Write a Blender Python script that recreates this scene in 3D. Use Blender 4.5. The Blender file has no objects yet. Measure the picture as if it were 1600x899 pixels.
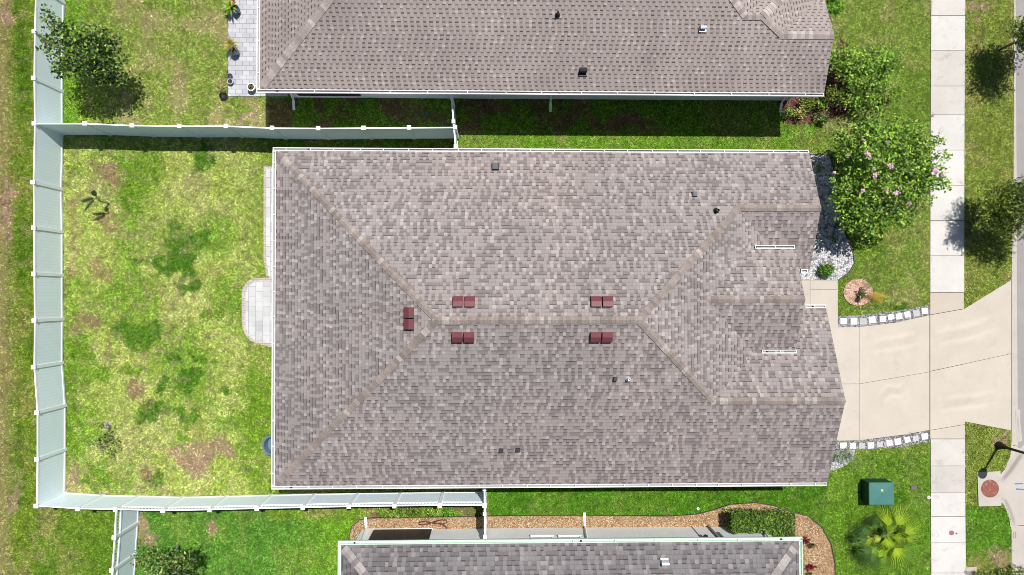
import bpy, math, random
import numpy as np
from mathutils import Vector, Matrix, Quaternion

random.seed(7)
rng = np.random.default_rng(11)
SC = bpy.context.scene
COL = SC.collection

# ------------------------------------------------------------------ camera
H = 29.2
FPX = 1067.0
NADX, NADY = 776.0, 463.0
v_down = Vector(((NADX-800)/FPX, -(NADY-449.5)/FPX, -1)).normalized()
Q = v_down.rotation_difference(Vector((0, 0, -1)))
cd = bpy.data.cameras.new('camera'); cam = bpy.data.objects.new('camera', cd); COL.objects.link(cam)
cd.sensor_width = 36.0; cd.lens = 36.0*FPX/1600.0; cd.clip_end = 2000
cam.location = (0, 0, H); cam.rotation_mode = 'QUATERNION'; cam.rotation_quaternion = Q
SC.camera = cam
RM = np.array(Q.to_matrix())

# ------------------------------------------------------------------ light
SUNV = Vector((0.21, 0.345, 1.0)).normalized()
elev = math.asin(SUNV.z); azim = math.atan2(SUNV.x, SUNV.y)
w = bpy.data.worlds.new('World'); SC.world = w; w.use_nodes = True
nt = w.node_tree; bg = nt.nodes['Background']
sky = nt.nodes.new('ShaderNodeTexSky'); sky.sky_type = 'NISHITA'; sky.sun_disc = False
sky.sun_elevation = elev; sky.sun_rotation = azim; sky.air_density = 1.0; sky.dust_density = 1.0
nt.links.new(sky.outputs[0], bg.inputs[0]); bg.inputs[1].default_value = 0.065
sd = bpy.data.lights.new('sun', 'SUN'); sd.energy = 4.9; sd.angle = math.radians(0.5); sd.color = (1.0, 0.955, 0.9)
so = bpy.data.objects.new('sun', sd); COL.objects.link(so)
so.rotation_mode = 'QUATERNION'; so.rotation_quaternion = Vector((0, 0, 1)).rotation_difference(SUNV)
so.location = (10, 15, 40)
SC.view_settings.view_transform = 'Standard'; SC.view_settings.look = 'None'
SC.view_settings.exposure = 0.37
SC.cycles.filter_width = 0.85; SC.view_settings.gamma = 1.0

# ------------------------------------------------------------------ helpers
def P(px, py, z=0.0):
    """world point at height z seen at pixel (px, py) of the 1600x899 photograph"""
    d = RM @ np.array([(px-800)/FPX, -(py-449.5)/FPX, -1.0])
    t = (z-H)/d[2]
    return Vector((float(d[0]*t), float(d[1]*t), float(z)))
def PP(pts, z=0.0): return [P(a, b, z) for a, b in pts]
def PIX(x, y, z=0.0):
    """inverse of P, vectorised"""
    x = np.asarray(x, float); y = np.asarray(y, float)
    v = np.stack([x, y, np.zeros_like(x)+z-H], -1) @ RM     # R^T v
    return 800+FPX*v[..., 0]/-v[..., 2], 449.5-FPX*v[..., 1]/-v[..., 2]

def lin(c):
    o = []
    for v in c:
        v = v/255.0
        o.append(v/12.92 if v <= 0.04045 else ((v+0.055)/1.055)**2.4)
    return tuple(o)
G = 0.56
def alb(r, g, b, k=1.0):
    """photographed sunlit colour -> surface base colour"""
    return tuple(min(0.85, v*G*k) for v in lin((r, g, b)))+(1.0,)

def tag(o, label=None, cat=None, group=None, kind=None):
    if label: o['label'] = label
    if cat: o['category'] = cat
    if group: o['group'] = group
    if kind: o['kind'] = kind
    return o
ORG = {}
def empty(name, loc, label, cat, group=None):
    o = bpy.data.objects.new(name, None); COL.objects.link(o); o.location = loc
    o.empty_display_size = 0.2
    ORG[o.name] = Vector(loc)
    return tag(o, label, cat, group)
def link(name, me, mat, parent=None):
    if mat is not None:
        me.materials.append(mat)
    o = bpy.data.objects.new(name, me); COL.objects.link(o)
    if parent is not None:
        o.parent = parent
        ORG[o.name] = ORG.get(parent.name, Vector((0, 0, 0)))
    return o
def org(parent):
    return ORG.get(parent.name, Vector((0, 0, 0))) if parent is not None else Vector((0, 0, 0))

class MB:
    def __init__(s): s.v = []; s.f = []; s.uv = []; s.col = []
    def face(s, pts, uv=None, c=None):
        i = len(s.v); s.v += [tuple(p) for p in pts]; s.f.append(tuple(range(i, i+len(pts))))
        s.uv += uv if uv else [(0, 0)]*len(pts)
        s.col += [c if c else (1, 1, 1, 1)]*len(pts)
    def hexa(s, b, t, c=None):
        """b: 4 bottom corners (ccw from above), t: 4 top corners"""
        s.face(t, c=c); s.face(b[::-1], c=c)
        for i in range(4):
            j = (i+1) % 4
            s.face([b[i], b[j], t[j], t[i]], c=c)
    def box(s, x0, x1, y0, y1, z0, z1, c=None):
        b = [(x0, y0, z0), (x1, y0, z0), (x1, y1, z0), (x0, y1, z0)]
        t = [(a, b_, z1) for a, b_, _ in b]
        s.hexa(b, t, c)
    def cbox(s, c, sx, sy, z0, z1, rot=0, col=None, taper=1.0):
        ca, sa = math.cos(rot), math.sin(rot)
        def q(dx, dy, z): return (c[0]+dx*ca-dy*sa, c[1]+dx*sa+dy*ca, z)
        h = [(-sx/2, -sy/2), (sx/2, -sy/2), (sx/2, sy/2), (-sx/2, sy/2)]
        s.hexa([q(a, b, z0) for a, b in h], [q(a*taper, b*taper, z1) for a, b in h], col)
    def bar(s, a, b, wd, z0a, z1a, z0b=None, z1b=None, c=None, off=0.0):
        """box along a->b in plan, width wd, from z0 to z1"""
        a = Vector(a); b = Vector(b)
        if z0b is None: z0b, z1b = z0a, z1a
        d = Vector((b.x-a.x, b.y-a.y)).normalized(); n = Vector((-d.y, d.x))
        def q(p, k, z): return (p.x+n.x*(k+off), p.y+n.y*(k+off), z)
        bt = [q(a, -wd/2, z0a), q(b, -wd/2, z0b), q(b, wd/2, z0b), q(a, wd/2, z0a)]
        tp = [q(a, -wd/2, z1a), q(b, -wd/2, z1b), q(b, wd/2, z1b), q(a, wd/2, z1a)]
        s.hexa(bt, tp, c)
    def prism(s, poly, z0, z1, c=None):
        poly = [(p[0], p[1]) for p in poly]
        ar = sum(poly[i][0]*poly[(i+1) % len(poly)][1]-poly[(i+1) % len(poly)][0]*poly[i][1] for i in range(len(poly)))
        if ar < 0: poly = poly[::-1]
        s.face([(x, y, z1) for x, y in poly], c=c)
        n = len(poly)
        for i in range(n):
            a, b = poly[i], poly[(i+1) % n]
            s.face([(a[0], a[1], z0), (b[0], b[1], z0), (b[0], b[1], z1), (a[0], a[1], z1)], c=c)
    def tube(s, pts, rad, n=7, c=None, cap=True):
        pts = [Vector(p) for p in pts]
        if not hasattr(rad, '__len__'): rad = [rad]*len(pts)
        rings = []
        for i, p in enumerate(pts):
            a = pts[max(i-1, 0)]; b = pts[min(i+1, len(pts)-1)]
            t = (b-a)
            t = t.normalized() if t.length > 1e-9 else Vector((0, 0, 1))
            ref = Vector((1, 0, 0)) if abs(t.x) < 0.8 else Vector((0, 1, 0))
            u = t.cross(ref).normalized(); v_ = t.cross(u)
            rings.append([p+(u*math.cos(k*2*math.pi/n)+v_*math.sin(k*2*math.pi/n))*rad[i] for k in range(n)])
        for i in range(len(rings)-1):
            for k in range(n):
                m = (k+1) % n
                s.face([rings[i][k], rings[i+1][k], rings[i+1][m], rings[i][m]], c=c)
        if cap:
            s.face(rings[0], c=c); s.face(rings[-1][::-1], c=c)
    def lathe(s, cx, cy, prof, n=24, c=None):
        rings = [[(cx+r*math.cos(k*2*math.pi/n), cy+r*math.sin(k*2*math.pi/n), z) for k in range(n)] for r, z in prof]
        for i in range(len(rings)-1):
            for k in range(n):
                m = (k+1) % n
                s.face([rings[i][k], rings[i][m], rings[i+1][m], rings[i+1][k]], c=c)
    def disc(s, cx, cy, r, z, n=24, c=None):
        s.face([(cx+r*math.cos(k*2*math.pi/n), cy+r*math.sin(k*2*math.pi/n), z) for k in range(n)], c=c)
    def build(s, name, mat, parent=None, smooth=False, weld=False):
        o0 = org(parent)
        me = bpy.data.meshes.new(name)
        me.from_pydata([(a-o0.x, b-o0.y, c-o0.z) for a, b, c in s.v], [], s.f)
        ul = me.uv_layers.new(name='UVMap')
        ul.data.foreach_set('uv', np.array(s.uv, dtype=np.float32).ravel())
        ca = me.color_attributes.new('tint', 'FLOAT_COLOR', 'POINT')
        ca.data.foreach_set('color', np.array(s.col, dtype=np.float32).ravel())
        if smooth: me.polygons.foreach_set('use_smooth', [True]*len(s.f))
        me.update()
        if weld:
            import bmesh
            bm = bmesh.new(); bm.from_mesh(me); bmesh.ops.remove_doubles(bm, verts=bm.verts, dist=0.0005)
            bmesh.ops.recalc_face_normals(bm, faces=bm.faces); bm.to_mesh(me); bm.free()
        return link(name, me, mat, parent)

def fast_mesh(name, V, F, colr, mat, parent=None):
    """V (n,3), F (m,k) all faces with k corners, colr (n,4)"""
    o0 = org(parent)
    V = V-np.array([o0.x, o0.y, o0.z])
    me = bpy.data.meshes.new(name)
    me.vertices.add(len(V)); me.vertices.foreach_set('co', V.astype(np.float32).ravel())
    k = F.shape[1]; me.loops.add(F.size); me.loops.foreach_set('vertex_index', F.astype(np.int32).ravel())
    me.polygons.add(len(F)); me.polygons.foreach_set('loop_start', (np.arange(len(F))*k).astype(np.int32))
    me.polygons.foreach_set('loop_total', np.full(len(F), k, dtype=np.int32))
    me.update(calc_edges=True); me.validate()
    ca = me.color_attributes.new('tint', 'FLOAT_COLOR', 'POINT')
    ca.data.foreach_set('color', colr.astype(np.float32).ravel())
    return link(name, me, mat, parent)

def copy_tree(o, parent=None):
    c = o.copy(); COL.objects.link(c)
    if parent is not None: c.parent = parent
    for ch in [k for k in SC.objects if k.parent == o]:
        copy_tree(ch, c)
    return c

# numpy value noise
_tab = rng.random((256, 256))
def vnoise(x, y, s, seed=0):
    x = np.asarray(x)/s+seed*17.3+500; y = np.asarray(y)/s+seed*31.7+500
    xi = np.floor(x).astype(int); yi = np.floor(y).astype(int); fx = x-xi; fy = y-yi
    fx = fx*fx*(3-2*fx); fy = fy*fy*(3-2*fy)
    a = _tab[xi % 256, yi % 256]; b = _tab[(xi+1) % 256, yi % 256]; c = _tab[xi % 256, (yi+1) % 256]; d = _tab[(xi+1) % 256, (yi+1) % 256]
    return (a*(1-fx)+b*fx)*(1-fy)+(c*(1-fx)+d*fx)*fy
def fbm(x, y, s, seed=0, o=3):
    t = 0; a = 1; n = 0
    for i in range(o):
        t = t+a*vnoise(x, y, s/(2**i), seed+i*3); n += a; a *= 0.55
    return t/n
def inpoly(x, y, poly):
    inside = np.zeros(x.shape, bool); n = len(poly)
    for i in range(n):
        x0, y0 = poly[i][0], poly[i][1]; x1, y1 = poly[(i+1) % n][0], poly[(i+1) % n][1]
        if y0 == y1: continue
        c = ((y0 > y) != (y1 > y)) & (x < (x1-x0)*(y-y0)/(y1-y0)+x0)
        inside ^= c
    return inside

# ------------------------------------------------------------------ materials
class NT:
    def __init__(s, name):
        s.m = bpy.data.materials.new(name); s.m.use_nodes = True; s.t = s.m.node_tree
        s.b = s.t.nodes['Principled BSDF']; s.out = s.t.nodes['Material Output']
    def n(s, typ, **kw):
        x = s.t.nodes.new(typ)
        for k, v in kw.items(): setattr(x, k, v)
        return x
    def l(s, a, b): s.t.links.new(a, b)
    def put(s, sock, v):
        if hasattr(v, 'is_output') or isinstance(v, bpy.types.NodeSocket): s.l(v, sock)
        else: sock.default_value = v
    def math(s, op, a, b=0.0, c=None):
        x = s.n('ShaderNodeMath', operation=op); s.put(x.inputs[0], a); s.put(x.inputs[1], b)
        if c is not None: s.put(x.inputs[2], c)
        return x.outputs[0]
    def mix(s, f, a, b, mode='MIX'):
        x = s.n('ShaderNodeMix', data_type='RGBA', blend_type=mode)
        s.put(x.inputs[0], f); s.put(x.inputs[6], a); s.put(x.inputs[7], b)
        return x.outputs[2]
    def noise(s, scale, detail=4, rough=0.6, vec=None, dist=0.0):
        x = s.n('ShaderNodeTexNoise'); x.inputs['Scale'].default_value = scale
        x.inputs['Detail'].default_value = detail; x.inputs['Roughness'].default_value = rough
        x.inputs['Distortion'].default_value = dist
        if vec is None: vec = s.pos()
        s.l(vec, x.inputs['Vector']); return x.outputs['Fac']
    def pos(s):
        g = s.n('ShaderNodeNewGeometry'); return g.outputs['Position']
    def white(s, *v):
        c = s.n('ShaderNodeCombineXYZ')
        for i, a in enumerate(v): s.put(c.inputs[i], a)
        x = s.n('ShaderNodeTexWhiteNoise', noise_dimensions='3D'); s.l(c.outputs[0], x.inputs['Vector']); return x.outputs['Value']
    def remap(s, v, a, b, c=0.0, d=1.0, clamp=True):
        x = s.n('ShaderNodeMapRange'); x.clamp = clamp
        s.put(x.inputs['Value'], v)
        for k, q in zip(('From Min', 'From Max', 'To Min', 'To Max'), (a, b, c, d)): x.inputs[k].default_value = q
        return x.outputs[0]
    def bump(s, h, strength=0.3, dist=0.02):
        x = s.n('ShaderNodeBump'); x.inputs['Strength'].default_value = strength; x.inputs['Distance'].default_value = dist
        s.l(h, x.inputs['Height']); s.l(x.outputs[0], s.b.inputs['Normal'])
    def base(s, c, rough=0.8, spec=0.3):
        s.put(s.b.inputs['Base Color'], c); s.put(s.b.inputs['Roughness'], rough); s.b.inputs['Specular IOR Level'].default_value = spec
        return s.m
def scalec(c, k): return tuple(min(1, v*k) for v in c[:3])+(1.0,)

def simple(name, c, rough=0.6, var=0.12, sc=6.0, spec=0.3, metal=0.0, bump=0.0):
    m = NT(name)
    f = m.noise(sc, 5, 0.65)
    f = m.remap(f, 0.3, 0.7)
    m.base(m.mix(f, scalec(c, 1-var), scalec(c, 1+var)), rough, spec)
    m.b.inputs['Metallic'].default_value = metal
    if bump: m.bump(m.noise(sc*8, 3), bump, 0.01)
    return m.m

def shingle(name, light, dark, line, tabw=0.125, course=0.143, dashes=False, stack=0.67, bandk=1.0, dband=.68, lightspot=None, streak=0.12, pink=None):
    m = NT(name)
    uv = m.n('ShaderNodeUVMap'); uv.uv_map = 'UVMap'
    sp = m.n('ShaderNodeSeparateXYZ'); m.l(uv.outputs[0], sp.inputs[0]); u, v = sp.outputs[0], sp.outputs[1]
    # slight waviness of the courses
    rowf = m.math('DIVIDE', v, course)
    row = m.math('FLOOR', rowf); fv = m.math('FRACT', rowf)
    rr = m.white(m.math('FLOOR', m.math('MULTIPLY', row, stack)), 3.3, 0.0)
    uo = m.math('ADD', m.math('DIVIDE', u, tabw), m.math('MULTIPLY', rr, 37.0))
    # irregular tab widths: wobble u by a smooth noise
    cv = m.n('ShaderNodeCombineXYZ'); m.l(m.math('MULTIPLY', uo, 0.7), cv.inputs[0]); m.l(m.math('MULTIPLY', row, 5.7), cv.inputs[1])
    wob = m.noise(1.0, 1, 0.5, cv.outputs[0])
    uw = m.math('ADD', uo, m.math('MULTIPLY', wob, 0.9))
    cell = m.math('FLOOR', uw); fu = m.math('FRACT', uw)
    r1 = m.white(cell, row, 1.0); r2 = m.white(cell, row, 7.0)
    # bias makes drifts of lighter and darker areas
    bn = m.noise(0.55, 3, 0.6)
    par = m.math('MODULO', m.math('ABSOLUTE', cell), 2.0)
    alt0 = m.math('MULTIPLY', par, 0.30)
    biased = m.math('ADD', m.math('ADD', m.math('MULTIPLY', r1, 0.72), alt0), m.math('MULTIPLY', m.math('SUBTRACT', bn, 0.5), 0.12))
    if dashes:
        alt = m.math('MODULO', m.math('ABSOLUTE', cell), 2.0)
        biased = m.math('ADD', m.math('MULTIPLY', alt, 0.54), m.math('MULTIPLY', r1, 0.46))
    isdark = m.math('GREATER_THAN', 0.5 if dashes else 0.44, biased)
    col = m.mix(isdark, light, dark)
    col = m.mix(m.math('MULTIPLY', r2, 0.25), col, scalec(light, 0.80))
    if lightspot:
        ls = m.math('MULTIPLY', m.math('GREATER_THAN', m.white(cell, row, 13.0), 0.87), m.math('SUBTRACT', 1.0, isdark))
        if dashes: ls = m.math('MULTIPLY', ls, m.math('LESS_THAN', fv, 0.5))
        col = m.mix(m.math('MULTIPLY', ls, 0.65), col, lightspot)
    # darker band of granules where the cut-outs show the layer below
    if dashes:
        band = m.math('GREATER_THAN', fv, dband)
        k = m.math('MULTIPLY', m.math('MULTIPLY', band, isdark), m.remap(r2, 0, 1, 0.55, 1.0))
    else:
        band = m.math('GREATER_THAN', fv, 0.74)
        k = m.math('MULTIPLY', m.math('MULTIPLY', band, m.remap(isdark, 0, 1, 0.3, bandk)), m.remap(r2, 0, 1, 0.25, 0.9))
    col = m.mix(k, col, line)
    gapk = m.math('MULTIPLY', m.math('LESS_THAN', fu, 0.12), 0.22)
    col = m.mix(gapk, col, line)
    # granules, weather streaks running down the slope
    gr = m.noise(70, 2, 0.5)
    col = m.mix(0.35, col, m.mix(m.remap(gr, 0.3, 0.7), scalec(light, 0.55), scalec(light, 1.35)), 'OVERLAY') if False else col
    g2 = m.remap(gr, 0.25, 0.75, 0.84, 1.14)
    st = m.remap(m.noise(0.35, 4, 0.65), 0.3, 0.7, 1-streak, 1+streak)
    cv2 = m.n('ShaderNodeCombineXYZ'); m.l(m.math('MULTIPLY', u, 1.3), cv2.inputs[0]); m.l(m.math('MULTIPLY', v, 0.16), cv2.inputs[1])
    st2 = m.remap(m.noise(1.0, 4, 0.6, cv2.outputs[0]), 0.3, 0.7, 0.92, 1.06)
    tot = m.math('MULTIPLY', m.math('MULTIPLY', g2, st), st2)
    cc = m.n('ShaderNodeVectorMath', operation='SCALE'); m.l(col, cc.inputs[0]); m.l(tot, cc.inputs['Scale'])
    # raised tabs and course steps as relief
    hgt = m.math('ADD', m.math('MULTIPLY', m.math('SUBTRACT', 1.0, isdark), 0.5), m.math('SUBTRACT', 1.0, fv))
    m.bump(hgt, 0.35, 0.012)
    fin = cc.outputs[0]
    if pink:
        pn = m.remap(m.noise(0.16, 3, 0.6), 0.42, 0.62)
        fin = m.mix(m.math('MULTIPLY', pn, 0.5), fin, m.mix(1.0, fin, pink, 'MULTIPLY'))
    m.base(fin, 0.92, 0.12)
    return m.m

def tinted(name, rough=0.85, var=0.18, sc=9.0, spec=0.2, translucent=0.0, bump=0.0, fine=None):
    m = NT(name)
    a = m.n('ShaderNodeAttribute'); a.attribute_name = 'tint'
    f = m.remap(m.noise(sc, 4, 0.65), 0.3, 0.7, 1-var, 1+var)
    if fine: f = m.math('MULTIPLY', f, m.remap(m.noise(fine, 2, 0.5), 0.3, 0.7, 0.7, 1.3))
    c = m.n('ShaderNodeVectorMath', operation='SCALE'); m.l(a.outputs['Color'], c.inputs[0]); m.l(f, c.inputs['Scale'])
    m.base(c.outputs[0], rough, spec)
    if bump: m.bump(m.noise(sc*6, 3), bump, 0.02)
    if translucent:
        t = m.n('ShaderNodeBsdfTranslucent'); m.l(c.outputs[0], t.inputs[0])
        x = m.n('ShaderNodeMixShader'); x.inputs[0].default_value = translucent
        m.l(m.b.outputs[0], x.inputs[1]); m.l(t.outputs[0], x.inputs[2]); m.l(x.outputs[0], m.out.inputs[0])
    return m.m

def concrete(name, c, var=0.07, stain=0.12, stainc=None):
    m = NT(name)
    a = m.n('ShaderNodeAttribute'); a.attribute_name = 'tint'
    f1 = m.remap(m.noise(0.8, 6, 0.65), 0.3, 0.7, 1-var, 1+var)
    f2 = m.remap(m.noise(35, 3, 0.6), 0.25, 0.75, 0.95, 1.05)
    s = m.remap(m.noise(1.7, 7, 0.72, dist=0.15), 0.56, 0.75)
    base = m.mix(m.math('MULTIPLY', s, stain*3), c, stainc or scalec(c, 0.55))
    base = m.mix(1.0, base, a.outputs['Color'], 'MULTIPLY')
    k = m.n('ShaderNodeVectorMath', operation='SCALE'); m.l(base, k.inputs[0]); m.l(m.math('MULTIPLY', f1, f2), k.inputs['Scale'])
    m.base(k.outputs[0], 0.9, 0.2); m.bump(m.noise(60, 3), 0.15, 0.005)
    return m.m

def stones(name, cols, scale=22.0, gap=0.35):
    """loose small stones"""
    m = NT(name)
    vo = m.n('ShaderNodeTexVoronoi'); vo.inputs['Scale'].default_value = scale; m.l(m.pos(), vo.inputs['Vector'])
    ve = m.n('ShaderNodeTexVoronoi', feature='DISTANCE_TO_EDGE'); ve.inputs['Scale'].default_value = scale; m.l(m.pos(), ve.inputs['Vector'])
    cr = m.n('ShaderNodeValToRGB'); cr.color_ramp.interpolation = 'CONSTANT'
    sp = m.n('ShaderNodeSeparateColor'); m.l(vo.outputs['Color'], sp.inputs[0]); m.l(sp.outputs[0], cr.inputs[0])
    e = cr.color_ramp.elements
    while len(e) < len(cols): e.new(0.5)
    for i, c in enumerate(cols): e[i].position = i/len(cols); e[i].color = c
    ed = m.remap(ve.outputs['Distance'], 0.0, 0.12)
    c = m.mix(ed, scalec(cols[0], gap), cr.outputs[0])
    k = m.n('ShaderNodeVectorMath', operation='SCALE'); m.l(c, k.inputs[0]); m.l(m.remap(m.noise(1.5, 4), 0.3, 0.7, 0.88, 1.1), k.inputs['Scale'])
    m.base(k.outputs[0], 0.9, 0.2); m.bump(ve.outputs['Distance'], 0.8, 0.05)
    return m.m

def pavers(name, c1, c2, mortar, bw=0.32, bh=0.2, off=0.5, rot=0.0):
    m = NT(name)
    mp = m.n('ShaderNodeMapping'); mp.inputs['Rotation'].default_value = (0, 0, rot); m.l(m.pos(), mp.inputs[0])
    b = m.n('ShaderNodeTexBrick'); b.offset = off
    m.l(mp.outputs[0], b.inputs['Vector']); b.inputs['Color1'].default_value = c1; b.inputs['Color2'].default_value = c2
    b.inputs['Mortar'].default_value = mortar; b.inputs['Scale'].default_value = 1.0; b.inputs['Mortar Size'].default_value = 0.008
    b.inputs['Brick Width'].default_value = bw; b.inputs['Row Height'].default_value = bh; b.inputs['Bias'].default_value = -0.1
    k = m.n('ShaderNodeVectorMath', operation='SCALE'); m.l(b.outputs['Color'], k.inputs[0])
    m.l(m.math('MULTIPLY', m.remap(m.noise(1.3, 4), 0.3, 0.7, 0.9, 1.1), m.remap(m.noise(30, 3), 0.3, 0.7, 0.93, 1.07)), k.inputs['Scale'])
    m.base(k.outputs[0], 0.88, 0.2); m.bump(b.outputs['Fac'], -0.4, 0.01)
    return m.m

M = {}
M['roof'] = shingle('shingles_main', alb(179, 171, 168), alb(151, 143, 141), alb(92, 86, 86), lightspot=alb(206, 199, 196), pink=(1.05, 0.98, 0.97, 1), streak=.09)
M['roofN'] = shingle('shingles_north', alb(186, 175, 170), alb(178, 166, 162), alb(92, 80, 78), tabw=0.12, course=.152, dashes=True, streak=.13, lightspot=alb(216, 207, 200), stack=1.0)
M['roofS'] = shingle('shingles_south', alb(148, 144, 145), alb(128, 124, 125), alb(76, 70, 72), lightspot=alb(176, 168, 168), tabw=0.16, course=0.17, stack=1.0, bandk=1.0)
M['cap'] = tinted('ridge_cap_shingles', 0.92, 0.1, 12, 0.1, fine=60)
M['white'] = simple('white_paint', (0.80, 0.80, 0.79, 1), 0.45, 0.03)
M['whitegreen'] = simple('pale_green_paint', (0.52, 0.68, 0.56, 1), 0.45, 0.04)
M['gutter_in'] = simple('gutter_inside', (0.24, 0.24, 0.25, 1), 0.6, 0.15)
M['vinyl'] = simple('white_vinyl', (0.80, 0.83, 0.85, 1), 0.35, 0.02, spec=0.4)
M['wall'] = simple('stucco_wall', (0.58, 0.62, 0.64, 1), 0.9, 0.04, 3, 0.1, bump=0.1)
M['wallS'] = simple('stucco_wall_light', (0.66, 0.68, 0.68, 1), 0.9, 0.04, 3, 0.1, bump=0.1)
M['screen'] = simple('dark_insect_screen', (0.02, 0.021, 0.022, 1), 0.5, 0.1, 8, 0.3)
M['glass'] = simple('window_glass', (0.03, 0.04, 0.05, 1), 0.08, 0.05, 2, 0.6)
M['maroon'] = simple('maroon_metal', alb(128, 68, 76, 1.0), 0.5, 0.08, 5, 0.3)
M['black'] = simple('black_metal', (0.012, 0.012, 0.014, 1), 0.45, 0.1, 5, 0.3)
M['darkvent'] = simple('dark_grey_vent', (0.018, 0.022, 0.035, 1), 0.45, 0.1, 5, 0.35)
M['steel'] = simple('galvanised_metal', (0.62, 0.64, 0.66, 1), 0.35, 0.08, 8, 0.5, 0.6)
M['bark'] = simple('bark', (0.17, 0.14, 0.11, 1), 0.9, 0.25, 14, 0.1, bump=0.4)
M['barkgrey'] = simple('grey_bark', (0.30, 0.28, 0.25, 1), 0.9, 0.2, 14, 0.1, bump=0.4)
M['leaf'] = tinted('leaves', 0.5, 0.15, 3.0, 0.35, translucent=0.22)
M['palmleaf'] = tinted('palm_leaves', 0.42, 0.1, 5.0, 0.4, translucent=0.2)
M['grass'] = tinted('grass_blades', 0.75, 0.12, 2.5, 0.15, translucent=0.12)
M['soil'] = tinted('lawn_ground', 0.95, 0.15, 6.0, 0.05, bump=0.5, fine=45)
M['side'] = concrete('sidewalk_concrete', alb(238, 235, 230), 0.08, 0.26, alb(190, 176, 164))
M['drive'] = concrete('driveway_concrete', alb(224, 214, 199), 0.06, 0.16, alb(196, 184, 170))
M['dark'] = simple('dark_joint', (0.06, 0.055, 0.05, 1), 0.95, 0.3, 10, 0.05)
M['kerb'] = concrete('kerb_concrete', alb(214, 206, 196), 0.08, 0.12)
M['road'] = concrete('road_surface', alb(176, 172, 170), 0.08, 0.12)
M['inlet'] = concrete('inlet_concrete', alb(212, 206, 194), 0.10, 0.2)
M['tan'] = stones('tan_gravel', [alb(214, 176, 128), alb(232, 204, 164), alb(196, 148, 100), alb(244, 226, 196), alb(222, 184, 148), alb(176, 128, 92)], 24)
M['whiterock'] = stones('white_rock', [alb(236, 236, 240), alb(250, 250, 252), alb(200, 202, 210), alb(245, 240, 236), alb(150, 152, 160)], 11, 0.3)
M['mulch'] = stones('red_brown_mulch', [alb(112, 76, 66), alb(150, 100, 88), alb(84, 58, 50), alb(168, 126, 110), alb(96, 70, 60)], 26, 0.4)
M['pinkmulch'] = stones('pale_bark_chips', [alb(240, 198, 172), alb(226, 176, 152), alb(246, 216, 196), alb(206, 150, 130), alb(240, 204, 180)], 13, 0.4)
M['pavergrey'] = pavers('grey_pavers', alb(222, 224, 230), alb(198, 200, 208), alb(150, 150, 156), 0.30, 0.2)
M['paverwhite'] = pavers('white_pavers', alb(234, 235, 236), alb(206, 208, 211), alb(160, 158, 156), 0.42, 0.3, rot=math.radians(90))
M['paverpink'] = pavers('pink_border_pavers', alb(228, 216, 210), alb(214, 198, 192), alb(170, 160, 156), 0.2, 0.1)
M['slab'] = tinted('concrete_slab', 0.85, 0.06, 8, 0.2, fine=50)
M['tgreendark'] = simple('dark_green_side', alb(40, 92, 70, .8), 0.5, 0.05, 4, 0.2)
M['tgreen'] = simple('dark_green_enamel', alb(86, 146, 138, 0.95), 0.35, 0.05, 4, 0.4)
M['teal'] = simple('teal_ceramic', alb(46, 112, 128), 0.25, 0.12, 8, 0.5)
M['blue'] = simple('blue_ceramic', alb(50, 66, 190), 0.25, 0.12, 8, 0.5)
M['iron'] = None
m = NT('rusty_iron')
f = m.remap(m.noise(4.5, 5, 0.6, dist=0.8), 0.58, 0.72, 0, .8)
m.base(m.mix(f, m.mix(m.remap(m.noise(25, 4), 0.3, 0.7), alb(150, 84, 70), alb(176, 110, 94)), alb(222, 204, 190)), 0.7, 0.3)
M['iron'] = m.m
M['rust'] = simple('rust_red_hose', alb(104, 44, 32), 0.5, 0.1, 5)
M['greenhose'] = simple('green_hose', alb(60, 140, 110, 0.7), 0.4, 0.1, 5)
M['terra'] = simple('cream_pot', alb(214, 190, 176), 0.5, 0.06, 5)
M['edging'] = simple('black_plastic_edging', (0.05, 0.045, 0.04, 1), 0.6, 0.2, 5)
M['paintblue'] = simple('blue_marking_paint', alb(70, 160, 214), 0.8, 0.2, 30)
M['paintpink'] = simple('pink_marking_paint', alb(214, 120, 150), 0.8, 0.2, 30)
M['paintred'] = simple('faded_maroon_mark', alb(176, 120, 134), 0.8, 0.25, 30)
M['rock'] = simple('pale_rock', alb(196, 186, 180), 0.9, 0.2, 20, 0.1, bump=0.6)
m = NT('vinyl_boards')   # tongue and groove boards
sp = m.n('ShaderNodeUVMap'); sp.uv_map = 'UVMap'; s3 = m.n('ShaderNodeSeparateXYZ'); m.l(sp.outputs[0], s3.inputs[0])
gf = m.math('GREATER_THAN', m.math('FRACT', m.math('DIVIDE', s3.outputs[0], 0.145)), 0.94)
m.base(m.mix(m.math('MULTIPLY', gf, 0.5), m.mix(m.remap(m.noise(2.0, 4), 0.3, 0.7), (0.75, 0.87, 0.95, 1), (0.79, 0.90, 0.97, 1)), (0.55, 0.6, 0.62, 1)), 0.4, 0.35)
m.bump(m.math('SUBTRACT', 1.0, gf), 0.3, 0.01)
M['boards'] = m.m

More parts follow.
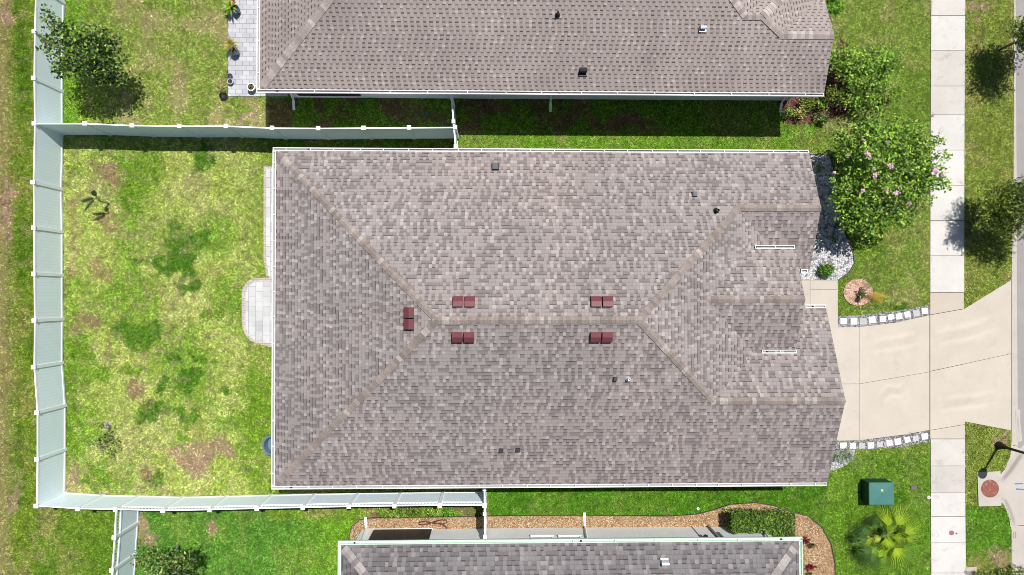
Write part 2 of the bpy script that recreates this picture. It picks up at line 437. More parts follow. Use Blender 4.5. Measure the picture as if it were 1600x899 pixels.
# ------------------------------------------------------------------ zones (pixels of the ground plane)
Z_SIDE = [(1455, -60), (1509, -60), (1506, 100), (1505, 300), (1505.5, 483), (1507, 660), (1508, 800), (1508, 960), (1454, 960), (1453, 700), (1452, 450), (1453.5, 200)]
Z_DRIVE = [(1452, 492), (1505.5, 483), (1580, 437), (1580, 673), (1507, 659), (1507, 686), (1452, 686), (1452, 672), (1412, 679), (1342, 688), (1306, 690), (1240, 690), (1240, 512), (1342, 511), (1400, 504)]
Z_WALK = [(1225, 438), (1309, 438), (1309, 512), (1225, 512)]
Z_EDGE_N = [(1309, 494), (1350, 492), (1400, 486), (1452, 477), (1452, 493), (1400, 504), (1342, 511), (1309, 511.5)]
Z_EDGE_S = [(1300, 690.5), (1342, 688.5), (1412, 679.5), (1452, 672.5), (1452, 690), (1412, 698), (1342, 703), (1300, 703)]
Z_ROCK = [(1240, 237), (1296, 243), (1306, 280), (1312, 330), (1320, 365), (1332, 395), (1334, 412), (1325, 426), (1310, 437.5), (1200, 437.5), (1200, 237)]
Z_GRAVEL = [(548, 960), (546, 838), (550, 820), (562, 811), (580, 809), (900, 805), (1050, 806), (1090, 803), (1116, 796), (1140, 788), (1180, 785), (1210, 790), (1235, 799), (1262, 806), (1284, 824), (1298, 850), (1304, 880), (1305, 960)]
Z_PATIO_N = [(357, -80), (357, 151), (450, 151), (450, -80)]
Z_PATIO_M = [(414, 262), (414, 400), (418, 433), (418, 540), (470, 540), (470, 262)]
def arc(cx, cy, rx, ry, a0, a1, n=14):
    full = abs(a1-a0) >= 359.9
    return [(cx+rx*math.cos(math.radians(a0+(a1-a0)*i/n)), cy+ry*math.sin(math.radians(a0+(a1-a0)*i/n))) for i in range(n if full else n+1)]
Z_PATIO_R = [(450, 433)]+[(395, 435)]+arc(402, 460, 24, 26, 255, 180)+arc(402, 500, 24, 36, 180, 95)+[(420, 542), (450, 542)]
Z_MULCH_N = [(1190, 120), (1300, 100), (1312, 60), (1330, 75), (1335, 120), (1345, 150), (1322, 178), (1290, 190), (1250, 195), (1222, 193), (1218, 165)]
Z_RING = arc(1340, 457, 23, 21, 0, 360, 24)
Z_INLET = [(1526, 738), (1562, 736), (1563, 790), (1528, 791)]
Z_KERB = [(1584, -60), (1600, -60), (1700, -60), (1700, 960), (1578, 960), (1580, 900), (1580, 812), (1572, 788), (1563, 786), (1563, 742), (1569, 734), (1578, 712), (1580, 690), (1580, 673), (1580, 437), (1583, 300)]
W = lambda z: [(p.x, p.y) for p in PP(z)]
HOUSE_M = (-8.1, 12.3, -6.95, 5.15)      # walls x0 x1 y0 y1

def lawn_colour(x, y):
    """base colour of the turf, patch by patch"""
    px, py = PIX(x, y)
    wx = px+34*(fbm(x, y, 1.1, 1)-0.5)+30*(fbm(x, y, 0.3, 4)-0.5)
    wy = py+34*(fbm(x, y, 1.1, 9)-0.5)+30*(fbm(x, y, 0.3, 14)-0.5)
    def C(r, g, b): return np.array(alb(r, g, b)[:3])
    LT = C(190, 202, 118); MID = C(146, 178, 66); GRN = C(92, 142, 36); BRN = C(178, 160, 122); TAN = C(196, 184, 132); DEEP = C(84, 146, 34); OL = C(150, 172, 78)
    n1 = fbm(x, y, 2.6, 20, 4); n2 = fbm(x, y, 0.9, 30, 3); n3 = fbm(x, y, 0.22, 40, 2)
    def S(v, a, b): t = np.clip((v-a)/(b-a), 0, 1); return t*t*(3-2*t)
    def mx(c, d, f): return c*(1-f[..., None])+d*f[..., None]
    c = np.zeros(x.shape+(3,))+OL
    c = mx(c, TAN, 0.55*S(n2, 0.5, 0.75)); c = mx(c, GRN, 0.45*S(n1, 0.5, 0.72))
    def zone(poly_mask, cc): 
        return mx(c, cc, poly_mask.astype(float)) if False else np.where(poly_mask[..., None], cc, c)
    # main yard
    ym = (px > 70) & (px < 440) & (py > 205) & (py < 785)
    yc = np.zeros_like(c)+C(184, 204, 100)
    yc = mx(yc, C(210, 216, 138), 0.6*S(n2, 0.42, 0.68)); yc = mx(yc, C(136, 182, 56), 0.8*S(n1, 0.48, 0.66)); yc = mx(yc, BRN, 0.4*S(n3*0.5+fbm(x, y, 1.6, 50)*0.5, 0.54, 0.66)*(px < 330))
    yc = mx(yc, MID, 0.75*S(px, 355, 420))
    c = zone(ym, yc)
    # north yard
    nm = (px > 70) & (px < 420) & (py <= 205)
    nc = np.zeros_like(c)+C(156, 180, 82)
    nc = mx(nc, TAN, 0.75*S(n2, 0.45, 0.68)*S(px, 130, 220)); nc = mx(nc, MID, 0.8*S(n1, 0.48, 0.66)); nc = mx(nc, C(120, 172, 40), 0.8*(1-S(px, 105, 150)))
    c = zone(nm, nc)
    # west strip
    wm = px <= 70
    wc = np.zeros_like(c)+C(130, 160, 50)
    st = vnoise(x, y*0.25, 0.5, 60)
    wc = mx(wc, C(176, 166, 112), 0.8*(1-S(px, 2, 24+10*n1))); wc = mx(wc, C(88, 132, 26), 0.75*S(st, 0.45, 0.7)*S(px, 14, 34)); wc = mx(wc, C(170, 160, 100), 0.5*S(n2, 0.52, 0.72))
    c = zone(wm, wc)
    # south-west yard
    sm = (px > 200) & (px < 560) & (py > 785)
    sc = np.zeros_like(c)+C(104, 160, 56)
    sc = mx(sc, C(138, 172, 72), 0.6*S(n2, 0.45, 0.7)); sc = mx(sc, C(86, 138, 56), 0.5*S(n1, 0.5, 0.7)); sc = mx(sc, C(140, 190, 40), 0.6*S(px, 440, 540))
    c = zone(sm, sc)
    s2 = (px > 55) & (px <= 200) & (py > 785)
    c = zone(s2, mx(mx(np.zeros_like(c)+C(122, 158, 50), C(176, 168, 108), 0.6*S(n2, 0.5, 0.72)*(1-S(px, 80, 150))), C(96, 146, 34), 0.6*S(n1, 0.45, 0.66)))
    # side strips
    ss = (px > 700) & (px < 1320) & (py > 700) & (py < 830)
    c = zone(ss, mx(np.zeros_like(c)+C(92, 148, 34), C(118, 156, 50), 0.5*S(n2, 0.45, 0.7)))
    s3 = (px > 420) & (px < 765) & (py > 750) & (py < 812)
    c = zone(s3, mx(np.zeros_like(c)+C(124, 162, 52), C(170, 160, 100), 0.6*S(n2, 0.45, 0.7)))
    ns = (px >= 420) & (px < 1290) & (py < 235)
    c = zone(ns, mx(mx(np.zeros_like(c)+C(124, 170, 50), C(160, 160, 90), 0.5*S(n2, 0.5, 0.7)), C(150, 116, 90), 0.75*S(n2+0.25*n1, 0.6, 0.8)*(px < 1010)*(py < 205)))
    # front lawns
    fm = (px >= 1290) & (px < 1460)
    fc = np.zeros_like(c)+C(146, 172, 74)
    fc = mx(fc, C(184, 182, 116), 0.65*S(n2, 0.47, 0.7)); fc = mx(fc, C(116, 154, 48), 0.6*S(n1, 0.48, 0.68)); fc = mx(fc, C(108, 162, 34), 0.7*S(py, 690, 720))
    c = zone(fm, fc)
    vm = px >= 1460
    vc = np.zeros_like(c)+C(148, 168, 72); vc = mx(vc, C(178, 174, 104), 0.6*S(n2, 0.48, 0.7)); vc = mx(vc, C(96, 160, 34), 0.8*S(py, 780, 800)*(1-S(py, 850, 885)))
    c = zone(vm, vc)
    D = [(C(84, 138, 30), [(285, 388, 26, 30), (258, 412, 18, 13), (312, 362, 18, 10), (318, 252, 12, 20), (222, 402, 9, 7), (298, 452, 26, 8), (212, 520, 28, 17), (236, 535, 12, 10), (296, 598, 15, 22), (262, 605, 7, 20), (330, 570, 14, 9), (240, 648, 22, 14), (290, 655, 20, 14), (306, 562, 6, 5), (240, 752, 13, 9), (345, 620, 10, 8), (276, 556, 10, 8), (295, 425, 12, 12), (60, 300, 4, 20), (1415, 486, 18, 8), (1395, 785, 14, 10)]),
         (C(126, 168, 48), [(222, 262, 34, 30), (200, 310, 20, 20), (205, 575, 14, 10), (150, 590, 28, 20), (120, 545, 16, 18), (150, 745, 26, 16), (395, 735, 18, 18), (110, 620, 14, 50), (110, 700, 12, 40), (330, 495, 20, 6), (110, 270, 8, 8), (280, 690, 10, 8), (120, 480, 6, 20), (400, 640, 16, 60)]),
         (C(176, 148, 116), [(168, 268, 18, 12), (178, 278, 10, 8), (163, 346, 16, 8), (108, 335, 8, 26), (152, 425, 18, 12), (132, 500, 18, 10), (112, 520, 14, 9), (165, 545, 8, 9), (222, 608, 16, 9), (108, 400, 6, 40), (230, 745, 10, 10), (1395, 690, 20, 6)]),
         (C(196, 166, 140), [(318, 712, 34, 14), (340, 700, 16, 12), (312, 738, 14, 12), (112, 745, 12, 22), (24, 782, 11, 13), (295, 722, 26, 10), (222, 830, 14, 24), (388, 178, 12, 8), (1533, 12, 16, 8), (1567, 872, 14, 14), (1556, 685, 12, 8), (335, 828, 8, 10), (10, 330, 8, 40), (8, 20, 10, 20)]),
         (C(140, 112, 90), [(650, 172, 36, 12), (740, 170, 28, 16), (690, 185, 16, 8), (720, 795, 32, 9), (640, 797, 50, 7), (590, 797, 10, 5)])]
    for cc, L in D:
        for (a, b, rx, ry) in L:
            d = np.sqrt(((wx-a)/rx)**2+((wy-b)/ry)**2)
            k_ = (1-S(d+0.5*(n3-.5), 0.8, 1.4))*(0.72+0.5*(n2-.5)); c = mx(c, cc, np.clip(0.9*k_/0.72, 0, .92) if cc[1] > cc[0]*1.5 else np.clip(k_, 0, 1))
    sp = fbm(x, y, 0.11, 90, 2); c = c*(0.74+0.60*sp)[..., None]
    br = S(fbm(x, y, 0.3, 95, 3), 0.56, 0.72)*np.where(ym | nm | wm, 1.0, 0.35); c = mx(c, C(190, 176, 130), 0.36*br)
    dk = S(fbm(x, y, 0.24, 99, 3), 0.58, 0.75); c = c*(1-0.25*dk)[..., None]
    return c*np.array([1.06, 1.05, 1.04])

# ground sheet: a fine grid where the photograph looks, a wide sheet outward
NX, NY = 520, 300
gx = np.linspace(-25, 27, NX); gy = np.linspace(-15, 15, NY)
X, Y = np.meshgrid(gx, gy, indexing='ij')
c = lawn_colour(X, Y)*0.66
cc = np.concatenate([c.reshape(-1, 3), np.ones((NX*NY, 1))], 1)
Zg = 0.012*(fbm(X, Y, 0.5, 70)-0.5)
V = np.stack([X.ravel(), Y.ravel(), Zg.ravel()], 1)
ii, jj = np.meshgrid(np.arange(NX-1), np.arange(NY-1), indexing='ij')
i0 = (ii*NY+jj).ravel()
F = np.stack([i0, i0+NY, i0+NY+1, i0+1], 1)
# outer skirt to the horizon
B = 900.0
extra = np.array([[-B, -B, 0], [B, -B, 0], [B, B, 0], [-B, B, 0]], float)
cor = np.array([0, (NX-1)*NY, NX*NY-1, NY-1])
nv = len(V); V = np.vstack([V, extra]); oc = np.array([list(alb(128, 166, 62))]*4); oc[:, :3] *= 0.8; cc = np.vstack([cc, oc])
V[cor, 2] = 0
F = np.vstack([F, [[nv, nv+1, cor[1], cor[0]], [nv+1, nv+2, cor[2], cor[1]], [nv+2, nv+3, cor[3], cor[2]], [nv+3, nv, cor[0], cor[3]]]])
g = fast_mesh('ground', V, F, cc, M['soil']); tag(g, kind='structure')

# grass blades
def make_grass():
    sp_ = 0.066
    xs = np.arange(-22.2, 22.8, sp_); ys = np.arange(-12.3, 13.0, sp_)
    X, Y = np.meshgrid(xs, ys, indexing='ij'); X = X.ravel(); Y = Y.ravel()
    X = X+rng.normal(0, sp_*0.4, X.shape); Y = Y+rng.normal(0, sp_*0.4, Y.shape)
    keep = np.ones(X.shape, bool)
    for z in (Z_SIDE, Z_DRIVE, Z_WALK, Z_EDGE_N, Z_EDGE_S, Z_ROCK, Z_GRAVEL, Z_PATIO_N, Z_PATIO_M, Z_PATIO_R, Z_MULCH_N, Z_RING, Z_INLET, Z_KERB):
        keep &= ~inpoly(X, Y, W(z))
    x0, x1, y0, y1 = HOUSE_M; keep &= ~((X > x0) & (X < x1) & (Y > y0) & (Y < y1))
    keep &= ~((X > -8.9) & (X < 13) & (Y > 8.75)); keep &= ~((X > -6.0) & (X < 12.0) & (Y < -9.95))
    # bare earth shows where the turf is thin
    X = X[keep]; Y = Y[keep]
    C = lawn_colour(X, Y)
    bare = C[:, 0] > C[:, 1]*0.98
    k2 = ~(bare & (rng.random(X.shape) < 0.55)); X = X[k2]; Y = Y[k2]; C = C[k2]
    n = len(X)
    tuft = 0.62+0.84*rng.random(n)
    hn = fbm(X, Y, 0.16, 80, 2); tuft *= 0.75+0.60*hn
    yl = rng.random(n)
    C = C*tuft[:, None]
    C = np.where((yl > 0.86)[:, None], C*np.array([1.35, 1.22, 1.5]), C); C = np.where((yl < 0.14)[:, None], C*np.array([0.6, 0.72, 0.55]), C)
    nb = 4; Vs = []; Cs = []
    for b in range(nb):
        a = rng.random(n)*2*np.pi; L = 0.04+0.05*rng.random(n); up = 0.02+0.045*rng.random(n); wd = 0.012+0.012*rng.random(n)
        ox = rng.normal(0, 0.018, n); oy = rng.normal(0, 0.018, n)
        dx, dy = np.cos(a), np.sin(a)
        bx, by = X+ox, Y+oy
        p0 = np.stack([bx-dy*wd, by+dx*wd, np.zeros(n)+0.004], 1); p1 = np.stack([bx+dy*wd, by-dx*wd, np.zeros(n)+0.004], 1)
        p2 = np.stack([bx+dx*L, by+dy*L, up], 1)
        Vs.append(np.stack([p0, p1, p2], 1).reshape(-1, 3)); f = (0.8+0.42*rng.random(n))[:, None]
        Cs.append(np.repeat(C*f, 3, 0))
    V = np.vstack(Vs); C = np.clip(np.vstack(Cs), 0, 0.9); F = np.arange(len(V)).reshape(-1, 3)
    o = fast_mesh('grass', V, F, np.concatenate([C, np.ones((len(C), 1))], 1), M['grass'])
    tag(o, 'short patchy turf grass covering the yards and the verge', 'grass', kind='stuff')
make_grass()

# ------------------------------------------------------------------ paved ground
def flat(name, zone, z, mat, kind='structure', label=None, cat=None, c=None, z0=-0.05):
    mb = MB(); mb.prism(W(zone), z0, z, c); o = mb.build(name, mat); tag(o, label, cat, kind=kind); return o
def slabs():
    mb = MB(); base = MB()
    ys = [-60, -30, 25, 80, 135, 180, 235, 290, 345, 400, 457]; ys2 = [686, 728, 770, 807, 848, 895, 960]
    def xl(y): return 1453+1.6*((y-450)/450)**2
    def xr(y): return 1505.8+2.2*((y-400)/450)**2
    tones = {25: .97, -30: .92, 80: .86, 135: .88, 180: .96, 235: 1.0, 290: .99, 345: 1.0, 400: 0.98, 686: .90, 728: .84, 770: .97, 807: .99, 848: .98}
    for L in (ys, ys2):
        for a, b in zip(L[:-1], L[1:]):
            g_ = 0.35
            t = tones.get(a, 0.97)
            mb.prism([(p.x, p.y) for p in PP([(xl(a), a+g_), (xr(a), a+g_), (xr(b), b-g_), (xl(b), b-g_)])], -0.05, 0.035, (t, t*(0.985 if t < .95 else 1), t*(0.96 if t < .95 else 1), 1))
    o = mb.build('sidewalk', M['side']); tag(o, kind='structure')
    base.prism(W([(1454, -58), (1508, -58), (1506, 450), (1507.5, 958), (1454, 958), (1453, 450)]), -0.06, 0.012)
    o = base.build('sidewalk_joint_bed', M['dark']); tag(o, kind='structure')
slabs()
# driveway in panels with joints between
mb = MB()
def lerp(a, b, t): return (a[0]+(b[0]-a[0])*t, a[1]+(b[1]-a[1])*t)
mb.prism(W([(1240, 512.3), (1341.6, 511.3), (1341.6, 599.6), (1240, 600)]), -0.05, 0.030, (.99, 1.0, 1.03, 1))
mb.prism(W([(1240, 600.7), (1341.6, 600.3), (1341.6, 688), (1240, 690)]), -0.05, 0.030, (.98, .99, 1.02, 1))
mb.prism(W([(1342.2, 511.3), (1400, 504.2), (1451.4, 493), (1451.4, 581), (1342.2, 599.6)]), -0.05, 0.030)
mb.prism(W([(1342.2, 600.3), (1451.4, 581.6), (1451.4, 672), (1412, 679), (1342.2, 688)]), -0.05, 0.030, (.99, .99, .99, 1))
mb.prism(W([(1452.9, 457.5), (1505.4, 457.5), (1505.4, 482.4), (1452.9, 491.8)]), -0.05, 0.034, (.93, .92, .90, 1))
mb.prism(W([(1452.9, 492.6), (1505.4, 483.3), (1579, 438), (1579, 552.4), (1452.9, 580)]), -0.05, 0.030, (.985, .985, .985, 1))
mb.prism(W([(1452.9, 580.8), (1579, 553.1), (1579, 672.5), (1507, 658.6), (1507, 663), (1452.9, 672)]), -0.05, 0.030)
mb.prism(W([(1452.9, 672.7), (1507, 663.6), (1507, 685.4), (1452.9, 685.4)]), -0.05, 0.034, (.98, .98, .97, 1))
o = mb.build('driveway', M['drive']); tag(o, kind='structure')
mb = MB(); mb.prism(W([(1238, 513), (1342, 512), (1400, 505), (1452, 493.5), (1452, 458), (1506, 458), (1506, 484), (1578, 439), (1578, 671), (1506, 658), (1506, 686), (1453, 686), (1453, 671), (1412, 678), (1342, 687), (1238, 689)]), -0.06, 0.010)
o = mb.build('driveway_joint_bed', simple('driveway_joint', (0.16, 0.14, 0.12, 1), .95, .3, 10, .05)); tag(o, kind='structure')
mb = MB()
mb.prism(W([(1225, 438.3), (1265, 438.3), (1265, 512), (1225, 512)]), -0.05, 0.028, (.95, .96, .99, 1))
mb.prism(W([(1265.6, 438.3), (1308.6, 438.3), (1308.6, 452), (1265.6, 452)]), -0.05, 0.028, (.95, .96, .99, 1))
mb.prism(W([(1265.6, 452.6), (1308.6, 452.6), (1308.6, 511.6), (1265.6, 511.9)]), -0.05, 0.028, (.97, .98, 1.0, 1))
o = mb.build('front_walkway', M['drive']); tag(o, kind='structure')
# kerb, gutter pan and road
mb = MB(); mb.prism(W(Z_KERB), -0.05, 0.022, (1, 1, 1, 1)); 
o = mb.build('kerb', M['kerb']); tag(o, kind='structure')
p = MB(); a = P(1592, -60); b = P(1596, 690)
p.prism([(P(1593, -200).x, 60), (80, 60), (80, P(1595, 700).y), (P(1590, 700).x, P(1590, 700).y)], -0.04, 0.026, (1, 1, 1, 1))
p.prism([(P(1606, 700).x, P(1606, 700).y-0.01), (80, P(1595, 700).y-0.01), (80, -60), (P(1604, 1200).x, -60)], -0.04, 0.026, (1, 1, 1, 1))
o = p.build('road', M['road']); tag(o, kind='structure')
mb = MB()
for k, (a, b) in enumerate([((1581, 820), (1610, 822)), ((1582, 696), (1600, 699))]):
    mb.bar(P(*a), P(*b), 0.02, 0.02, 0.0245)
o = mb.build('kerb_joint', M['dark']); tag(o, kind='structure')
def stain(pts, wd, tone, z, mat, tint=(1, 1, 1)):
    # water stain: same concrete, darker along its middle
    P_ = [P(a, b, z) for a, b in pts]; ks = (-1, -.55, -.2, .2, .55, 1); ts_ = (1, .5*(1+tone)+.12, tone, tone, .5*(1+tone)+.12, 1); n_ = len(P_)
    V = []; C_ = []
    for i, p in enumerate(P_):
        d = (P_[min(i+1, n_-1)]-P_[max(i-1, 0)]).normalized(); nn = Vector((-d.y, d.x, 0)); e = min(1, min(i, n_-1-i)/1.0)
        for k, t_ in zip(ks, ts_):
            q_ = p+nn*k*wd*(.7+.6*random.random()*0+.3); V.append(tuple(q_)); v_ = 1-(1-t_)*e; C_.append((v_, v_, v_, 1))
    F = [(i*6+k, i*6+k+1, (i+1)*6+k+1, (i+1)*6+k) for i in range(n_-1) for k in range(5)]
    return fast_mesh('pavement_stain', np.array(V), np.array(F), np.array(C_), mat)
for pts_, w2, t2 in [([(1606, 700), (1592, 716), (1580, 734), (1570, 746), (1563, 752)], .22, .62), ([(1564, 775), (1572, 784), (1578, 796), (1583, 812), (1585, 826)], .16, .7), ([(1590, 640), (1591, 665), (1594, 690)], .10, .75)]:
    tag(stain(pts_, w2, t2, .0262, M['kerb']), kind='structure')
for pts_, w2, t2 in [([(1462, 528), (1480, 524), (1500, 522), (1530, 514), (1560, 505)], .5, .95), ([(1462, 632), (1490, 630), (1530, 626), (1562, 622)], .45, .955)]:
    tag(stain(pts_, w2, t2, .0325, M['drive']), kind='structure')
for pts_, w2, t2 in [([(1358, 540), (1385, 538), (1415, 533), (1440, 529)], .45, .965), ([(1372, 622), (1390, 610), (1405, 612), (1418, 606)], .4, .93)]:
    tag(stain(pts_, w2, t2, .0325, M['drive']), kind='structure')

flat('gravel', Z_GRAVEL, 0.03, M['tan'], 'stuff', 'tan gravel bed around the southern neighbour house', 'gravel')
flat('white_rocks', Z_ROCK, 0.035, M['whiterock'], 'stuff', 'bed of white landscape rocks by the front wall of the middle house', 'rocks')
flat('mulch', Z_MULCH_N, 0.02, M['mulch'], 'stuff', 'red brown mulch bed at the corner of the northern house', 'mulch')
flat('patio_border', [(412, 260), (412, 402), (416, 432), (440, 432), (440, 260)], 0.024, M['paverpink'])
flat('patio_strip', [(416.5, 264), (416.5, 400), (420, 434), (450, 434), (450, 264)], 0.032, M['paverwhite'])
flat('patio', Z_PATIO_R, 0.024, M['paverpink'])
flat('patio_pavers', [(450, 438.5)]+[(398, 439.5)]+arc(403, 462, 19, 22, 255, 180)+arc(403, 502, 19, 30, 180, 100)+[(418, 536), (450, 537)], 0.032, M['paverwhite'])
flat('neighbour_patio', Z_PATIO_N, 0.035, M['pavergrey'])
M['greyrock'] = stones('grey_chippings', [alb(200, 200, 202), alb(222, 222, 224), alb(150, 150, 154), alb(180, 178, 178), alb(110, 108, 110)], 20, .3)
flat('paver_border_bed', Z_EDGE_N, 0.022, M['greyrock'])
flat('paver_border_bed', Z_EDGE_S, 0.022, M['greyrock'])
# square stepping slabs in the two borders
def stones_row(cs, where):
    for i, (px, py, s, rot, t) in enumerate(cs):
        q = P(px, py)
        mb = MB(); mb.cbox((0, 0), s, s*0.92, 0.0, 0.022, 0, (t*.84, t*.84, t*.86, 1)); mb.cbox((0, 0), s-0.02, s*0.92-0.02, 0.02, 0.028, 0, (t*.84, t*.84, t*.86, 1))
        o = mb.build('stepping_stone', M['slab']); o.location = (q.x, q.y, 0.02); o.rotation_euler.z = rot
        o['where'] = ''
        del o['where']
        pos_ = ['first', 'second', 'third', 'fourth', 'fifth', 'sixth', 'seventh', 'eighth', 'ninth', 'tenth', 'eleventh'][i]
        tone = 'grey' if t < 0.5 else 'pale'
        tag(o, f'{tone} square stepping stone, {pos_} from the house in the {where}', 'paving stone', 'square stones in the '+where)
up = [(1317.5, 502, .29, 0.0, .72), (1333.5, 502.5, .29, 0.0, .76), (1348, 502.5, .30, 0.02, .42), (1362, 500, .30, 0.15, .72), (1378.5, 498.5, .27, 0.02, .78), (1391, 495.5, .26, 0.2, .7), (1404, 494.5, .27, 0.12, .8), (1417, 491.5, .28, 0.2, .6), (1431, 489.5, .29, 0.22, .44), (1444, 486, .27, 0.12, .78)]
lo = [(1317, 696.5, .29, 0.0, .74), (1332, 696.5, .27, 0.0, .66), (1346, 696.5, .27, 0.04, .42), (1360, 696, .28, 0.05, .74), (1374, 694.5, .26, 0.06, .44), (1389, 692, .27, 0.12, .72), (1402, 690, .29, 0.12, .68), (1417, 687, .26, 0.16, .76), (1430, 685, .26, 0.2, .46), (1444, 682, .28, 0.1, .74)]
stones_row(up, 'upper driveway border')
stones_row(lo, 'lower driveway border')
# bed edging
def edging(pts, label):
    mb = MB()
    pts = [P(a, b) for a, b in pts]
    for a, b in zip(pts[:-1], pts[1:]): mb.bar(a, b, 0.03, 0, 0.075)
    o = mb.build('garden_edging', M['edging']); tag(o, label, 'edging')
edging([(546, 845), (546, 838), (550, 822), (562, 812), (580, 809), (752, 806.5)], 'black edging strip round the gravel strip by the dark screened wall')
edging([(762, 805.8), (900, 805), (1050, 806), (1090, 803), (1116, 796), (1140, 788), (1180, 785), (1210, 790), (1235, 799), (1262, 806), (1284, 824), (1298, 850), (1304, 880), (1305, 940)], 'long black edging strip curving round the gravel bed past the hedge')
edging([(1262, 241), (1296, 243), (1306, 280), (1312, 330), (1320, 365), (1332, 395), (1334, 412), (1325, 426), (1310, 437)], 'dark edging curved round the white rock bed')

# inlet pad and manhole
r = empty('storm_drain_inlet', P(1545, 764), 'concrete drain inlet pad with rusty round cover beside the kerb', 'storm drain')
mb = MB(); mb.prism(W(Z_INLET), -0.05, 0.05); mb.build('pad', M['inlet'], r)
mb = MB(); q = P(1545.5, 763); mb.lathe(q.x, q.y, [(0.385, 0.05), (0.385, 0.062), (0.355, 0.062)], 36); cov = mb.build('frame', M['iron'], r)
mb = MB(); mb.lathe(q.x, q.y, [(0.355, 0.056), (0.34, 0.067), (0.0, 0.067)], 36)
for k in range(7):
    for j in range(7):
        dx, dy = (k-3)*0.09, (j-3)*0.09
        if dx*dx+dy*dy < 0.09: mb.cbox((q.x+dx, q.y+dy), 0.05, 0.03, 0.066, 0.073)
mb.build('cover', M['iron'], r)

# ------------------------------------------------------------------ houses
EAVE = 2.8
def roof_face(mb, pts):
    p = [Vector(q) for q in pts]
    n = Vector((0, 0, 0))
    for i in range(len(p)):
        a, b = p[i], p[(i+1) % len(p)]
        n += Vector(((a.y-b.y)*(a.z+b.z), (a.z-b.z)*(a.x+b.x), (a.x-b.x)*(a.y+b.y)))
    n.normalize()
    if n.z < 0: n = -n; p = p[::-1]
    u = Vector((0, 0, 1)).cross(n).normalized(); v_ = n.cross(u)
    mb.face(p, uv=[(q.dot(u)+40, q.dot(v_)+40) for q in p])
def caps(mb, a, b, w_, drop, tones, lift=0.02, expo=0.15, ext=0.0):
    """overlapping cap shingles folded over a ridge or hip from low end a to b"""
    a = Vector(a); b = Vector(b); L = (b-a).length; d = (b-a)/L
    hd = Vector((d.x, d.y, 0)).normalized(); s_ = Vector((-hd.y, hd.x, 0))
    n = max(1, int(L/expo)); st = L/n
    i = 0
    while i < n:
        run = 1
        t = random.choice(tones)
        # each cap
        for k in range(run):
            p0 = a+d*(st*i); p1 = a+d*(st*(i+1)+0.03)
            c0 = [p0+Vector((0, 0, lift+0.012)), p0-s_*w_+Vector((0, 0, lift+0.012-drop*w_)), p0+s_*w_+Vector((0, 0, lift+0.012-drop*w_))]
            c1 = [p1+Vector((0, 0, lift)), p1-s_*w_+Vector((0, 0, lift-drop*w_)), p1+s_*w_+Vector((0, 0, lift-drop*w_))]
            f = 0.93+0.14*random.random(); cc_ = tuple(min(1, v*f) for v in t[:3])+(1,)
            mb.face([c0[1], c0[0], c1[0], c1[1]][::-1], c=cc_); mb.face([c0[0], c0[2], c1[2], c1[0]][::-1], c=cc_)
            dn = Vector((0, 0, -0.03))
            mb.face([c0[1], c0[0], c0[0]+dn, c0[1]+dn], c=cc_); mb.face([c0[0], c0[2], c0[2]+dn, c0[0]+dn], c=cc_)
            mb.face([c0[1], c1[1], c1[1]+dn, c0[1]+dn], c=cc_); mb.face([c0[2], c1[2], c1[2]+dn, c0[2]+dn], c=cc_)
            i += 1
            if i >= n: break
def gutter(house, a, b, side, z=EAVE, w_=0.13, mat='white', hang=0.92, outlets=()):
    """open gutter along a->b; side=+1 puts it to the left of a->b"""
    a = Vector((a[0], a[1], 0)); b = Vector((b[0], b[1], 0)); d = (b-a).normalized(); L = (b-a).length
    mb = MB()
    n = Vector((-d.y, d.x, 0))*side
    def off(p, k): return p+n*k
    mb.bar(off(a, 0.012), off(b, 0.012), 0.02, z-0.13, z-0.005)                 # back
    mb.bar(off(a, w_-0.012), off(b, w_-0.012), 0.03, z-0.11, z-0.02)            # front lip
    for e in (a, b):
        p = e+(d*0.012 if e is a else -d*0.012)
        mb.bar(off(p, 0.022), off(p, w_-0.027), 0.02, z-0.11, z-0.022)
    o = mb.build('gutter', M[mat], house)
    mi = MB(); mi.bar(off(a+d*0.02, w_/2), off(b-d*0.02, w_/2), w_-0.055, z-0.115, z-0.10); mi.build('gutter_floor', M['gutter_in' if mat == 'white' else mat], o)
    k = int(L/hang)
    for i in range(1, k+1):
        p = a+d*(L*(i-0.5)/k+random.uniform(-.05, .05))
        mh = MB(); mh.bar(off(p, 0.022), off(p, w_-0.027), 0.026, z-0.035, z-0.028); mh.build('gutter_hanger', M[mat], o)
    if outlets:
        for t in outlets:
            mo = MB(); p = off(a+d*(L*t), w_/2); mo.disc(p.x, p.y, 0.035, z-0.024, 10)
            mo.lathe(p.x, p.y, [(0.035, z-0.1), (0.035, z-0.024)], 10)
            mo.build('gutter_outlet', M['black'], o)
    return o
def wall_box(house, x0, x1, y0, y1, top, mat, name='wall'):
    mb = MB(); mb.box(x0, x1, y0, y1, 0, top); return mb.build(name, mat, house)
